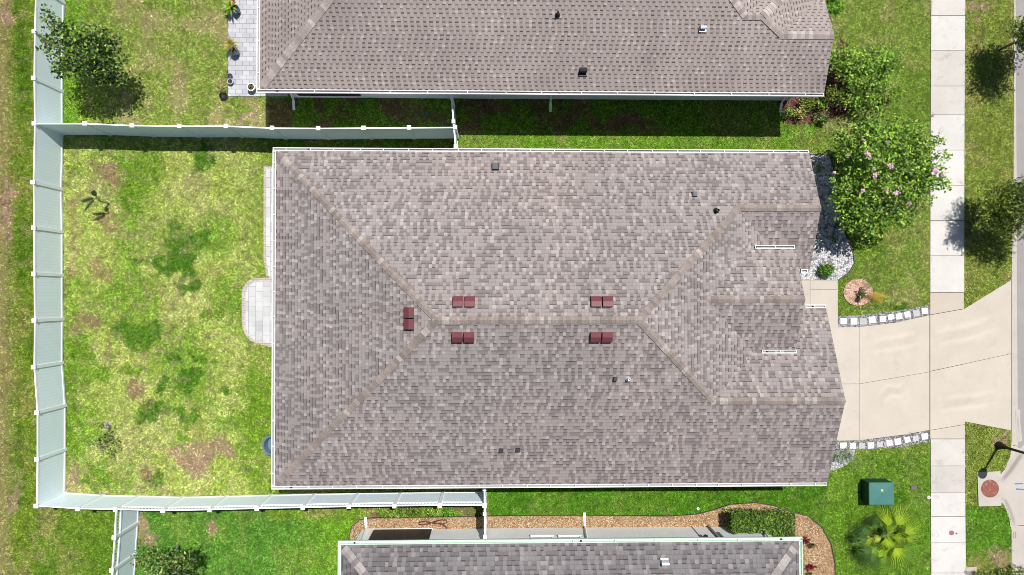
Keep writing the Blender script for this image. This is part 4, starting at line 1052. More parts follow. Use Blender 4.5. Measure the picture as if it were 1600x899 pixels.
# ------------------------------------------------------------------ plants
def leaves(name, pts, nrm, size, cols, mat, parent, aspect=.5, fold=.25):
    """one small folded leaf per point"""
    n = len(pts)
    a = rng.normal(size=(n, 3)); a -= (a*nrm).sum(1)[:, None]*nrm; a /= np.linalg.norm(a, axis=1)[:, None]+1e-9
    b = np.cross(nrm, a); sz = size*(.7+.6*rng.random(n))[:, None]
    tip = pts+a*sz; base_ = pts-a*sz*.6
    l = pts+b*sz*aspect+nrm*sz*fold; r_ = pts-b*sz*aspect+nrm*sz*fold
    V = np.stack([base_, r_, tip, l], 1).reshape(-1, 3); I = np.arange(n)*4
    F = np.vstack([np.stack([I, I+1, I+2], 1), np.stack([I, I+2, I+3], 1)])
    C = np.repeat(np.clip(cols, 0, .9), 4, 0); C = np.concatenate([C, np.ones((len(C), 1))], 1)
    return fast_mesh(name, V, F, C, mat, parent)
def cloud(blobs, n, clump=10, sig=.10, hollow=.35):
    """leaf positions in clumps through a set of ellipsoids (x,y,z,rx,ry,rz)"""
    vol = np.array([b[3]*b[4]*b[5] for b in blobs])**.75; vol /= vol.sum(); out = []; clc = []
    for b, f in zip(blobs, vol):
        m_ = max(3, int(n*f/clump)); d = rng.normal(size=(m_, 3)); d /= np.linalg.norm(d, axis=1)[:, None]
        rr = (hollow+(1-hollow)*rng.random(m_)**.6)*(.75+.35*rng.random(m_)); c_ = np.array(b[:3])+d*rr[:, None]*np.array(b[3:6])
        clc.append(c_); out.append((c_[:, None, :]+rng.normal(0, sig, (m_, clump, 3))).reshape(-1, 3))
    return np.vstack(out), np.vstack(clc)
def upn(n, k=.9):
    v_ = rng.normal(size=(n, 3)); v_[:, 2] += k*1.6; return v_/np.linalg.norm(v_, axis=1)[:, None]
def tree(name, base, blobs, n, size, greens, label, cat='tree', group=None, trunk_r=.06, trunks=1, mat='bark', clump=10, sig=.10, hollow=.35, aspect=.5, twig=40, blossom=None, red=0.0, tclump=1.0):
    base = Vector(base)
    r = empty(name, base, label, cat, group)
    pts, cl = cloud(blobs, n, clump, sig, hollow)
    ok = pts[:, 2] > .05; pts = pts[ok]
    g_ = np.array([gg[:3] for gg in greens]); m_ = len(pts)
    idx = rng.integers(0, len(g_), m_); C = g_[idx]*(.65+.7*rng.random(m_))[:, None]*(.6+.8*vnoise(pts[:, 0]*2+pts[:, 2], pts[:, 1]*2+pts[:, 2], .45, 5))[:, None]
    if red:
        k = rng.random(m_) < red; C[k] = np.array(alb(170, 90, 60)[:3])*(.6+.6*rng.random(k.sum()))[:, None]
    mb = MB(); cen = np.array([b[:3] for b in blobs]); ctr = Vector(cen.mean(0))
    for t_ in range(trunks):
        ang = t_*2.4; bo = base+Vector((math.cos(ang), math.sin(ang), 0))*(.08 if trunks > 1 else 0)
        fork = base.lerp(ctr, .55)+Vector((math.cos(ang)*.25, math.sin(ang)*.25, 0))*(1 if trunks > 1 else 0)
        fork.z = max(.15, base.z+(ctr.z-base.z)*.55)
        mb.tube([bo, bo.lerp(fork, .5)+Vector((random.uniform(-.05, .05), random.uniform(-.05, .05), 0)), fork], [trunk_r, trunk_r*.8, trunk_r*.65], 8)
        for bl in cen:
            bv = Vector(bl); mb.tube([fork, fork.lerp(bv, .5)+Vector((0, 0, .06)), bv], [trunk_r*.55, trunk_r*.4, trunk_r*.22], 6)
    sel = rng.choice(len(cl), min(twig, len(cl)), replace=False)
    for k in sel:
        c_ = Vector(cl[k]); j = int(np.argmin(((cen-cl[k])**2).sum(1))); bv = Vector(cen[j])
        mb.tube([bv.lerp(ctr, .3), bv.lerp(c_, .55)+Vector((0, 0, .03)), c_], [trunk_r*.25, trunk_r*.15, .004], 4)
    mb.build('trunk' if cat == 'tree' else 'stem', M[mat], r)
    cr = leaves('crown' if cat == 'tree' else 'foliage', pts, upn(m_, .8), size, C, M['leaf'], r, aspect)
    if blossom:
        for (bx_, by_, bz_, rr, cc_) in blossom:
            q = P(bx_, by_, bz_); k = int(70*rr/.1)
            bp = np.array(q)+rng.normal(0, rr*.36, (k, 3)); bc = np.array(cc_[:3])*(.8+.3*rng.random(k))[:, None]
            leaves('blossom', bp, upn(k, 1.4), .034, bc, M['leaf'], r, .7)
    return r
def B3(px, py, z, rx, ry=None, rz=None):
    q = P(px, py, z); s_ = 36.5/(1-z/H); ry = ry or rx; return (q.x, q.y, z, rx/s_, ry/s_, (rz if rz else (rx+ry)/2/s_*.7))
GB = [alb(158, 206, 62), alb(124, 176, 48), alb(196, 228, 96), alb(88, 138, 38), alb(174, 214, 86)]
GD = [alb(106, 150, 54), alb(72, 108, 40), alb(146, 182, 74), alb(48, 76, 32), alb(176, 204, 106)]
GO = [alb(144, 174, 54), alb(110, 142, 42), alb(186, 202, 80), alb(72, 98, 34)]
# north-west garden tree
tree('garden_tree', P(171, 117), [B3(132, 78, 3.0, 46, 40, .9), B3(92, 52, 3.2, 26, 24, .5), B3(150, 60, 2.9, 34, 26, .6), B3(120, 100, 2.6, 38, 20, .5), B3(165, 95, 2.3, 26, 22, .5), B3(78, 70, 3.0, 15, 20, .35), B3(88, 108, 2.6, 12, 14, .3), B3(182, 72, 2.4, 9, 12, .25), B3(178, 118, 1.7, 24, 16, .4), B3(150, 118, 1.9, 20, 14, .3), B3(195, 100, 1.9, 10, 10, .2), B3(76, 25, 3.4, 10, 16, .25)], 3400, .085, GD, 'dark leafy young tree leaning over the left fence by the top yard', trunk_r=.06, mat='barkgrey', clump=8, sig=.12, hollow=.2, red=.006)
# crape myrtle at the front
pk = (0.80, 0.50, 0.66, 1)
tree('flowering_tree', P(1366, 296), [B3(1385, 265, 2.6, 70, 66, 1.0), B3(1345, 300, 2.2, 54, 56, .8), B3(1420, 225, 2.7, 40, 36, .6), B3(1340, 225, 2.3, 44, 34, .6), B3(1430, 290, 2.4, 34, 40, .6), B3(1350, 350, 1.8, 36, 26, .5), B3(1380, 200, 2.3, 50, 22, .5), B3(1398, 335, 2.0, 40, 26, .5), B3(1464, 262, 2.9, 22, 8, .2), B3(1468, 245, 2.9, 26, 6, .2), B3(1466, 280, 2.8, 22, 9, .2), B3(1460, 222, 2.8, 16, 10, .2), B3(1474, 290, 2.7, 14, 7, .2)], 15500, .078, GB, 'big bright green flowering tree with pink blossoms before the middle house', trunk_r=.05, trunks=4, mat='barkgrey', clump=9, sig=.10, hollow=.25, twig=70, red=.002,
     blossom=[(1355, 240, 3.3, .13, pk), (1359, 246, 3.3, .08, pk), (1391, 259, 3.5, .10, pk), (1365, 266, 3.4, .07, alb(232, 190, 214)), (1368, 274, 3.4, .11, pk), (1348, 298, 3.1, .08, pk), (1386, 298, 3.3, .09, pk), (1400, 302, 3.3, .10, pk), (1407, 292, 3.3, .07, alb(232, 200, 216)), (1421, 318, 3.0, .08, alb(226, 196, 206)), (1462, 266, 3.2, .12, pk), (1474, 273, 3.1, .08, pk), (1349, 219, 3.0, .07, alb(232, 196, 214)), (1386, 223, 3.1, .09, alb(220, 190, 205)), (1303, 270, 2.4, .07, pk), (1325, 243, 2.8, .07, alb(226, 190, 200)), (1457, 181, 3.0, .07, alb(220, 190, 205))])
# street trees
tree('street_tree', P(1548, 333), [B3(1612, 320, 2.4, 50, 44, 1.0), B3(1590, 300, 2.1, 34, 24, .5), B3(1572, 330, 1.7, 34, 30, .5), B3(1540, 322, 1.3, 24, 18, .35), B3(1640, 345, 2.5, 44, 40, .8), B3(1560, 296, 1.5, 30, 14, .4), B3(1552, 345, 1.5, 34, 26, .4), B3(1580, 362, 1.8, 26, 18, .4)], 8200, .078, GO, 'lower verge street tree with feathery olive crown by the driveway', group='street trees on the verge', trunk_r=.06, mat='bark', clump=9, sig=.11, hollow=.15, aspect=.3, twig=60)
tree('street_tree', P(1562, 78), [B3(1626, 48, 2.3, 34, 36, .9), B3(1640, 60, 2.6, 40, 40, .8), B3(1612, 70, 1.9, 24, 22, .5), B3(1650, 30, 2.3, 36, 30, .6), B3(1600, 45, 1.9, 20, 26, .5)], 5200, .08, GO, 'upper verge street tree at the top right, mostly out of view', group='street trees on the verge', trunk_r=.06, mat='bark', clump=9, sig=.10, hollow=.15, aspect=.35, twig=40)
# south-west tree
tree('garden_tree', P(279, 852), [B3(250, 885, 2.5, 34, 24, .6), B3(278, 893, 2.3, 28, 26, .6), B3(226, 873, 2.3, 22, 12, .35), B3(255, 915, 2.6, 36, 24, .6), B3(290, 872, 2.0, 18, 14, .35)], 2100, .07, GD, 'dark tree with pale branches beside the fence at the bottom left', trunk_r=.055, mat='barkgrey', clump=8, sig=.10, hollow=.2, red=.02, twig=60)
# sparse sapling in the yard
tree('sapling', P(178, 674), [B3(160, 680, .9, 18, 20, .3), B3(150, 690, .8, 14, 14, .25), B3(172, 700, .7, 12, 14, .2), B3(158, 662, .9, 10, 8, .2)], 230, .06, GD, 'sparse thin sapling with few dark leaves low in the middle yard', trunk_r=.014, clump=5, sig=.07, hollow=.3, twig=30, cat='sapling')
# shrubs at the corner of the top house
shr = 'shrubs at the front corner of the top house'
tree('shrub', P(1335, 110), [B3(1340, 112, 1.1, 34, 34, .5), B3(1310, 92, 1.2, 26, 26, .5), B3(1368, 92, 1.0, 36, 28, .4), B3(1350, 145, .9, 28, 22, .4), B3(1375, 120, .8, 26, 22, .3), B3(1395, 95, .8, 20, 24, .3), B3(1350, 165, .8, 30, 16, .3), B3(1388, 150, .7, 24, 18, .25)], 5200, .07, GB, 'largest leafy green shrub spreading beside the top house corner', cat='shrub', group=shr, trunk_r=.03, trunks=3, clump=9, sig=.10, hollow=.2, twig=40)
tree('shrub', P(1300, 142), [B3(1302, 145, .8, 14, 14, .3), B3(1320, 155, .7, 16, 12, .3)], 420, .06, GO, 'small loose shrub over dark mulch beside the top house corner', cat='shrub', group=shr, trunk_r=.02, clump=7, sig=.07, twig=12)
tree('shrub', P(1300, 12), [B3(1302, 10, .8, 15, 16, .4), B3(1305, -6, .8, 14, 14, .4)], 900, .06, [alb(130, 196, 40), alb(110, 180, 30), alb(150, 210, 60)], 'bright lime shrub by the top house at the upper edge', cat='shrub', group=shr, trunk_r=.02, clump=9, sig=.05, twig=8)
for k, (x_, y_, rr, n_, g_, lb) in enumerate([(1230, 176, 9, 240, GB, 'small strappy green plant at the left end of the mulch bed'), (1250, 178, 10, 240, [alb(220, 210, 110), alb(150, 180, 70), alb(230, 224, 140)], 'yellow variegated plant in the mulch bed by the top house'), (1262, 160, 13, 420, GO, 'olive bushy plant against the wall in the mulch bed'), (1284, 160, 12, 360, GB, 'green bushy plant under the gutter end in the mulch bed'), (1285, 183, 13, 300, GD, 'dark green plant at the front of the mulch bed')]):
    tree('bedding_plant', P(x_, y_), [B3(x_, y_, .35, rr, rr, .2)], n_, .05, g_, lb, cat='plant', group='plants in the mulch bed', trunk_r=.012, clump=8, sig=.05, twig=6)
# round clipped shrub in white rocks
tree('round_shrub', P(1291, 423), [B3(1292, 422, .3, 11.5, 11, .26)], 1500, .035, [alb(128, 190, 44), alb(104, 168, 34), alb(150, 206, 62)], 'round bright green clipped shrub in the white rocks', cat='shrub', trunk_r=.02, clump=8, sig=.03, hollow=.6, twig=5)
for k, (x_, y_, lb) in enumerate([(1309, 353, 'dark tuft plant in the white rocks nearest the edging'), (1305, 372, 'small dark tuft in the white rocks below the other tuft'), (1280, 262, 'dark green tuft plant at the top end of the white rocks')]):
    tree('bedding_plant', P(x_, y_), [B3(x_, y_, .2, 6, 6, .12)], 130, .04, GD, lb, cat='plant', group='small tufts in the white rocks', trunk_r=.008, clump=6, sig=.03, twig=4)
# pale shrub at the south driveway corner
tree('silvery_shrub', P(1318, 710), [B3(1322, 712, .35, 17, 11, .22), B3(1309, 714, .4, 8, 9, .2)], 800, .035, [alb(176, 196, 160), alb(196, 208, 186), alb(140, 168, 120)], 'pale silvery shrub beside the lower driveway border', cat='shrub', trunk_r=.015, clump=6, sig=.05, twig=20)
flat('white_rocks', [(1285, 703.5), (1335, 703.5), (1333, 716), (1322, 727), (1300, 736), (1285, 738)], 0.03, M['whiterock'], 'stuff', 'small patch of white rocks below the lower driveway border', 'rocks')
# hedge
def hedge():
    r = empty('hedge', P(1180, 812), 'dense clipped green hedge in front of the bottom house wall', 'hedge')
    px_ = rng.random(9000)*108+1124; 
    pts = []
    for k in range(9000):
        u_ = random.random(); v2 = random.random(); zz = .25+.75*random.random()
        if random.random() < .62: zz = .95+.12*random.random()
        bx_ = 1130+u_*96; by_ = 790+v2*30+(14*v2*max(0, u_-.45)/.55)
        q = P(bx_, by_, 0); pts.append((q.x+.0, q.y, zz))
    pts = np.array(pts); pts[:, 2] += .12*(vnoise(pts[:, 0], pts[:, 1], .35, 3)-.5)
    g_ = np.array([gg[:3] for gg in [alb(130, 172, 58), alb(98, 138, 44), alb(156, 192, 80), alb(72, 106, 38)]])
    C = g_[rng.integers(0, 4, len(pts))]*(.6+.8*rng.random(len(pts)))[:, None]
    leaves('foliage', pts, upn(len(pts), .6), .055, C, M['leaf'], r, .5)
    mb = MB()
    for k in range(14):
        q = P(1132+k*6.2, 806+random.uniform(-8, 8)); mb.tube([q, (q.x+random.uniform(-.1, .1), q.y, .9)], [.018, .008], 5)
    mb.build('stem', M['bark'], r)
hedge()
# low bushes along the south side of the fence
lowb = 'low bushes below the long fence beside the gravel'
for k, (x_, y_, rr, lb, g_) in enumerate([(600, 801, 10, 'first low green bush from the left below the long fence', GB), (622, 800, 10, 'second low bush from the left, behind the white round cap', GB), (645, 800, 12, 'brown sparse low bush in the middle below the long fence', GO), (676, 799, 12, 'bright low bush right of the sparse brown bush', GB), (700, 800, 9, 'low lime bush at the right end before bare earth', [alb(120, 190, 40), alb(100, 170, 36)])]):
    tree('low_bush', P(x_, y_), [B3(x_, y_, .25, rr, 7, .15)], 330, .045, g_, lb, cat='shrub', group=lowb, trunk_r=.01, clump=7, sig=.05, twig=8)
# red cordylines in gravel
def rosette(name, px, py, n, L, cols, label, cat='plant', group=None, droop=.5, wd=.03, base_z=0.05, up=1.0, name_leaf='foliage', parent=None, loc=None):
    q = Vector(loc) if loc else P(px, py)
    r = parent or empty(name, q, label, cat, group)
    mb = MB()
    for k in range(n):
        a = k*2.399+random.uniform(-.2, .2); e = random.uniform(.3, 1.2)*up; l_ = L*random.uniform(.7, 1.1)
        d = Vector((math.cos(a)*math.cos(e), math.sin(a)*math.cos(e), math.sin(e))); s_ = Vector((-math.sin(a), math.cos(a), 0))
        p0 = q+Vector((0, 0, base_z)); p1 = p0+d*l_*.55; p2 = p0+d*l_+Vector((0, 0, -droop*l_*.5))
        c_ = random.choice(cols); f = random.uniform(.7, 1.25); c_ = tuple(min(.9, v*f) for v in c_[:3])+(1,)
        mb.face([p0-s_*wd*.3, p0+s_*wd*.3, p1+s_*wd, p1-s_*wd], c=c_); mb.face([p1-s_*wd, p1+s_*wd, p2], c=c_)
    mb.build(name_leaf, M['palmleaf'], r)
    return r
RD = [alb(150, 40, 56), alb(110, 34, 44), alb(170, 70, 70)]
gr_ = 'small plants in the gravel beside the bottom house'
rosette('red_plant', 1257, 843, 12, .34, RD, 'dark red strappy plant nearest the gutter corner of the bottom house', group=gr_)
rosette('spiky_plant', 1266, 850, 14, .28, [alb(110, 90, 40), alb(120, 140, 60), alb(90, 70, 40)], 'olive brown spiky plant just right of the red corner plant', group=gr_)
rosette('red_plant', 1263, 884, 14, .32, RD, 'crimson star shaped plant in the gravel near the bottom edge', group=gr_)
rosette('yellow_plant', 1272, 885, 7, .14, [alb(210, 170, 60), alb(150, 60, 60)], 'tiny yellow and red plant beside the crimson star plant', group=gr_)
rosette('spiky_plant', 1263, 897, 14, .28, [alb(120, 170, 60), alb(110, 60, 40)], 'green and red plant cut by the bottom edge', group=gr_)

# fan palm
def fan_frond(mb, o, a, e, pet, L, col, spread=2.9, nseg=19, droop=.35):
    d = Vector((math.cos(a)*math.cos(e), math.sin(a)*math.cos(e), math.sin(e))); s_ = Vector((-math.sin(a), math.cos(a), 0))
    hub = o+d*pet; mb.tube([o, o+d*pet*.5+Vector((0, 0, .03)), hub], [.014, .011, .008], 5, c=scalec(col, .8))
    e2 = e-.4; d2 = Vector((math.cos(a)*math.cos(e2), math.sin(a)*math.cos(e2), math.sin(e2))); nn = s_.cross(d2)*-1
    if nn.z < 0: nn = -nn
    for k in range(nseg):
        t_ = (k+.5)/nseg-.5; th = t_*spread; th0 = (k/nseg-.5)*spread; th1 = ((k+1)/nseg-.5)*spread
        l_ = L*(1-.35*abs(t_*2)**2)*random.uniform(.92, 1.05)
        def at(th_, r_, lift=0.0): return hub+(d2*math.cos(th_)+s_*math.sin(th_))*r_+nn*lift+Vector((0, 0, -droop*(r_/L)**2*L*.5))
        f = random.uniform(.8, 1.2); c_ = tuple(min(.9, v*f) for v in col[:3])+(1,)
        r1 = l_*.34
        # pleated part, folded about its middle line; one half coloured darker as fold shade
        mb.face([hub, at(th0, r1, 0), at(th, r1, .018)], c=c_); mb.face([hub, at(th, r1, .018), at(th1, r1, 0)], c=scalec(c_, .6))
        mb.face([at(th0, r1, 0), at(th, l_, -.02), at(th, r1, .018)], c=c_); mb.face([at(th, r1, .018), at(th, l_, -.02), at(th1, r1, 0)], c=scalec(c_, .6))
r = empty('fan_palm', P(1383, 836), 'bushy fan palm with yellow green fronds below the green utility box', 'palm')
ctr = P(1381, 835, .35); PG = [(.38, .54, .03, 1), (.28, .45, .03, 1), (.16, .31, .035, 1), (.07, .15, .03, 1), (.40, .50, .07, 1)]
mb = MB(); bq = P(1383, 836)
for k in range(3): mb.tube([(bq.x+.1*math.cos(k*2.1), bq.y+.1*math.sin(k*2.1), 0), (ctr.x+.12*math.cos(k*2.1), ctr.y+.12*math.sin(k*2.1), .5)], [.07, .05], 8)
mb.build('trunk', M['bark'], r)
fr_ = []
for k, (dg, pet, L, ci) in enumerate([(80, .42, .82, 0), (55, .55, .80, 0), (22, .70, .72, 0), (-8, .78, .68, 1), (-34, .70, .70, 2), (-62, .55, .84, 0), (-86, .50, .88, 0), (-112, .55, .84, 1), (-140, .62, .74, 2), (-165, .60, .72, 1), (168, .72, .72, 3), (138, .55, .55, 3), (110, .38, .60, 2), (-125, .80, .80, 3), (-152, .85, .72, 3), (-100, .85, .78, 2), (-48, .85, .72, 2), (182, .85, .66, 3)]):
    fr_.append((dg, .22+.25*(k % 3)/2, pet, L, ci, 2.0))
for k, (dg, pet, L, ci) in enumerate([(60, .18, .62, 1), (5, .22, .60, 0), (-50, .20, .66, 1), (-100, .22, .66, 0), (-150, .20, .58, 4), (150, .18, .52, 3), (30, .1, .45, 4), (-75, .08, .45, 4)]):
    fr_.append((dg, .75+.3*(k % 2), pet, L, ci, 1.7))
for (dg, e, pet, L, ci, spd) in fr_:
    mb = MB(); fan_frond(mb, ctr+Vector((random.uniform(-.08, .08), random.uniform(-.08, .08), random.uniform(-.05, .15))), math.radians(dg), e, pet*1.1, L*1.22, PG[ci], spread=spd, nseg=15); mb.build('frond', M['palmleaf'], r)
for (dg, e, pet, L) in [(140, .12, .62, .45), (165, .05, .7, .42), (118, .2, .55, .42), (185, .1, .5, .4)]:
    mb = MB(); fan_frond(mb, ctr, math.radians(dg), e, pet, L, alb(120, 100, 90), spread=2.2, nseg=16, droop=.8); o = mb.build('frond', M['palmleaf'], r); o['label'] = 'dead grey brown frond'

# feather frond
def feather(mb, o, a, e, L, col, droop=.5, nl=20, lw=.013, ll=.24):
    d = Vector((math.cos(a)*math.cos(e), math.sin(a)*math.cos(e), math.sin(e))); s_ = Vector((-math.sin(a), math.cos(a), 0)); pts = []
    for i in range(9):
        t_ = i/8; pts.append(o+d*L*t_+Vector((0, 0, -droop*L*t_*t_)))
    mb.tube(pts, [.013*(1-.7*i/8) for i in range(9)], 5, c=scalec(col, .7))
    for k in range(nl):
        t_ = .22+.78*k/nl; i = min(7, int(t_*8)); f_ = t_*8-i; p = pts[i].lerp(pts[i+1], f_)
        for sd in (-1, 1):
            l_ = ll*math.sin(math.pi*min(.97, .15+.85*t_))**.7*random.uniform(.85, 1.1); dr = (d*.75+s_*sd*.8+Vector((0, 0, -.25))).normalized()
            f = random.uniform(.75, 1.25); c_ = tuple(min(.9, v*f) for v in col[:3])+(1,)
            mb.face([p-d*lw, p+d*lw, p+dr*l_], c=c_)
# small palm in its chip ring
r0 = flat('bark_chips', Z_RING, 0.05, M['pinkmulch'], 'stuff', 'round ring of pale bark chips on the front lawn', 'bark chips')
r = empty('young_palm', P(1345, 457), 'young palm with one green and one yellowed frond in the bark chip ring', 'palm')
q = P(1345, 457); mb = MB(); mb.lathe(q.x, q.y, [(.12, .03), (.13, .12), (.09, .22), (.04, .3), (0, .3)], 10); mb.build('stem', M['bark'], r)
o_ = Vector((q.x, q.y, .26))
for (dg, e, L, col, lb) in [(62, .75, 1.15, alb(140, 176, 60), None), (-12, .35, 1.2, alb(226, 190, 60), 'yellowed frond'), (-26, .25, 1.1, alb(220, 176, 60), 'yellowed frond'), (-118, .8, .5, alb(80, 120, 50), None)]:
    mb = MB(); feather(mb, o_, math.radians(dg), e, L, col); o = mb.build('frond', M['palmleaf'], r)
    if lb: o['label'] = lb
mb = MB()
for k in range(40):
    a = random.random()*6.28; rr = random.uniform(.03, .24); x_ = q.x-.05+rr*math.cos(a); y_ = q.y+rr*math.sin(a); mb.cbox((x_, y_), .09, .03, .045, .07+.03*random.random(), random.random()*3)
mb.build('dead_leaf_base', M['mulch'], r)
# bent young palm in the yard
r = empty('young_palm', P(171, 318), 'thin dark palm sapling bent to the left in the middle yard', 'palm')
b_ = P(171, 318); tp = P(152, 309, 1.35); mb = MB(); mb.tube([b_, (b_.x-.03, b_.y+.01, .7), tp], [.035, .028, .02], 7); mb.build('trunk', M['barkgrey'], r)
for (dg, e, L) in [(190, .05, .75), (212, -.15, .95), (118, .6, .35)]:
    mb = MB(); feather(mb, Vector(tp), math.radians(dg), e, L, alb(58, 84, 44), droop=.35, nl=18, lw=.018, ll=.17); mb.build('frond', M['palmleaf'], r)
# pale stone by the thin sapling
def rock(px, py, s_, label):
    q = P(px, py); mb = MB(); n = 9
    prof = [(s_, 0), (s_*.95, s_*.3), (s_*.6, s_*.55), (0.0, s_*.6)]
    mb.lathe(q.x, q.y, prof, n); o = mb.build('rock', M['rock'], weld=True)
    for v_ in o.data.vertices: v_.co.x += random.uniform(-.2, .2)*s_; v_.co.y += random.uniform(-.2, .2)*s_
    tag(o, label, 'rock')
rock(169, 664, .17, 'pale flat stone beside the thin sapling in the middle yard')

# ------------------------------------------------------------------ yard objects
# utility box
r = empty('utility_box', P(1375, 770), 'dark green metal utility box on the lawn above the fan palm', 'utility box')
hB = .72; T = [P(1359.5, 789, hB), P(1397, 789, hB), P(1397, 755, hB), P(1359.5, 755, hB)]
T = [Vector((T[0].x, T[0].y, hB)), Vector((T[1].x, T[0].y, hB)), Vector((T[1].x, T[2].y, hB)), Vector((T[0].x, T[2].y, hB))]
cx, cy = (T[0].x+T[2].x)/2, (T[0].y+T[2].y)/2
mb = MB(); mb.hexa([(a.x, a.y, .06) for a in T], [(a.x, a.y, hB-.10) for a in T]); bod = mb.build('body', M['tgreendark'], r)
mb = MB(); ex = .012; T2 = [(cx+(a.x-cx)*1.02, cy+(a.y-cy)*1.02) for a in T]
mb.hexa([(a, b, hB-.10) for a, b in T2], [(a, b, hB-.03) for a, b in T2])
ap = (cx, cy, hB)
for k in range(4):
    a, b = T2[k], T2[(k+1) % 4]; mb.face([(a[0], a[1], hB-.03), (b[0], b[1], hB-.03), ap])
mb.build('lid', M['tgreen'], r)
mb = MB(); mb.cbox((cx, cy), abs(T[1].x-T[0].x)+.02, abs(T[2].y-T[1].y)+.02, 0, .06); mb.build('base_pad', M['tgreendark'], r)
q = P(1378.5, 766.5, hB+.01); mb = MB(); mb.disc(q.x, q.y, .055, hB+.002, 16); mb.build('sticker', simple('pale_yellow_sticker', alb(206, 226, 140), .6), r)
# street lamp
lb_ = P(1560, 696); r = empty('street_lamp', lb_, 'black street lamp post on the verge by the drain', 'street lamp')
mb = MB(); mb.lathe(lb_.x, lb_.y, [(.17, 0), (.18, .05), (.16, .12), (.11, .3), (.085, .42), (.06, .5)], 20); mb.disc(lb_.x, lb_.y, .17, .01); mb.build('base', M['black'], r, weld=True)
mb = MB(); mb.lathe(lb_.x, lb_.y, [(.055, .4), (.05, 2.0), (.042, 3.15)], 14); mb.build('pole', M['black'], r, weld=True)
mb = MB(); mb.lathe(lb_.x, lb_.y, [(.05, 3.12), (.13, 3.2), (.16, 3.25), (.16, 3.28)], 16); hd = mb.build('lamp_head', M['black'], r); mb = MB(); mb.lathe(lb_.x, lb_.y, [(.2, 3.62), (.14, 3.74), (.05, 3.82), (0, 3.86)], 16); mb.disc(lb_.x, lb_.y, .2, 3.62); mb.build('lamp_cap', M['black'], r)
mb = MB(); mb.lathe(lb_.x, lb_.y, [(.15, 3.281), (.18, 3.45), (.17, 3.619)], 16); mb.build('globe', simple('frosted_lamp_glass', (.6, .6, .58, 1), .4), hd)
# meter box lower right
q = P(1516, 895); r = empty('water_meter_box', q, 'pale square meter box with pink mark at the bottom right corner', 'meter box')
mb = MB(); mb.cbox(q, .5, .5, 0, .05); mb.build('lid', M['inlet'], r)
tree('verge_shrub', P(1545, 900), [B3(1540, 900, .4, 20, 8, .2), B3(1570, 898, .4, 14, 7, .2), B3(1592, 893, .5, 14, 9, .2)], 700, .05, GO, 'low shrub cut by the bottom edge next to the meter box', cat='shrub', trunk_r=.015, clump=8, sig=.06, twig=10)
rosette('pink_flower', 1520, 893, 16, .11, [alb(222, 80, 170), alb(240, 150, 200)], 'small bright pink flower on the meter box lid', cat='flower', wd=.02)
def mark(poly, mat, name, label, z=.028):
    mb = MB(); mb.prism(W(poly), z-.004, z); o = mb.build(name, mat); tag(o, label, 'paint mark')
mark([(1585, 755), (1598, 754.5), (1598, 756.5), (1585, 757)], M['paintblue'], 'paint_mark', 'upper blue paint dash on the pavement at the right edge')
mark([(1587, 763), (1602, 764), (1602, 766), (1587, 765.5)], M['paintblue'], 'paint_mark', 'lower blue paint dash on the pavement at the right edge')
mark([(1583, 831), (1584.2, 831), (1584.2, 841), (1583, 841)], M['paintpink'], 'paint_mark', 'left stroke of the pink paint marks on the kerb', .026)
mark([(1586, 831), (1587.2, 831), (1587.2, 841), (1586, 841)], M['paintpink'], 'paint_mark', 'right stroke of the pink paint marks on the kerb', .026)
mark(arc(1486, 832.5, 4.2, 3.8, 0, 340, 12), M['paintred'], 'paint_mark', 'round faded maroon spot on the pale sidewalk slab', .039)
mark(arc(1493.6, 833.4, 1.4, 1.2, 0, 340, 8), M['darkvent'], 'paint_mark', 'tiny dark dot right of the maroon sidewalk spot', .039)
# cleanout caps and sprinkler covers
def ring(px, py, ro, label, mat='white', dark=True):
    q = P(px, py); r = empty('pipe_cap', q, label, 'pipe cap', 'round caps set in the lawn')
    mb = MB(); mb.lathe(q.x, q.y, [(ro, 0), (ro, .07), (ro*.5, .07), (ro*.5, .03)], 16); mb.build('rim', M[mat], r)
    mb = MB(); mb.disc(q.x, q.y, ro*.5, .035, 12); mb.build('plug', M['gutter_in'], r)
ring(621, 804.5, .085, 'white round pipe cap in the low bushes below the long fence')
ring(1450, 777, .07, 'white round cap at the lawn edge beside the sidewalk')
ring(1090, 794.5, .06, 'small pale cap on bare turf left of the hedge')
q = P(1427, 762); r = empty('valve_box', q, 'small grey valve box lid right of the green utility box', 'valve box'); mb = MB(); mb.cbox(q, .26, .17, 0, .055); mb.cbox(q, .2, .12, .055, .062); mb.build('lid', simple('grey_plastic', alb(120, 116, 122), .7), r)
q = P(667, 178); r = empty('valve_box', q, 'small green valve lid on the shaded dirt by the top house', 'valve box'); mb = MB(); mb.lathe(q.x, q.y, [(.09, 0), (.09, .06), (0, .065)], 12); mb.build('lid', M['greenhose'], r)
# hoses
mb = MB(); pts = [(697, 828), (697.5, 824), (692, 820.5), (684, 818), (675, 817), (662, 815), (655, 816.5), (654, 819), (659, 820.5), (668, 819), (680, 815), (690, 812.5), (697, 813), (699, 816), (694, 819), (685, 818.5), (672, 817)]
z_ = [.03]*len(pts); mb.tube([P(a, b, .06+.012*(i % 3)) for i, (a, b) in enumerate(pts)], .024, 6)
o = mb.build('garden_hose', M['rust'], smooth=True); tag(o, 'rust red garden hose coiled loosely on the tan gravel', 'hose')
mb = MB(); pts = [(558, 150), (563, 155), (572, 154), (579, 150), (588, 148), (591, 151), (585, 153), (574, 152.5), (576, 149), (584, 150)]
mb.tube([P(a, b+2.5, .06+.01*(i % 3)) for i, (a, b) in enumerate(pts)], .018, 6); o = mb.build('garden_hose', M['greenhose'], smooth=True); tag(o, 'green garden hose looped at the foot of the shaded top house wall', 'hose')
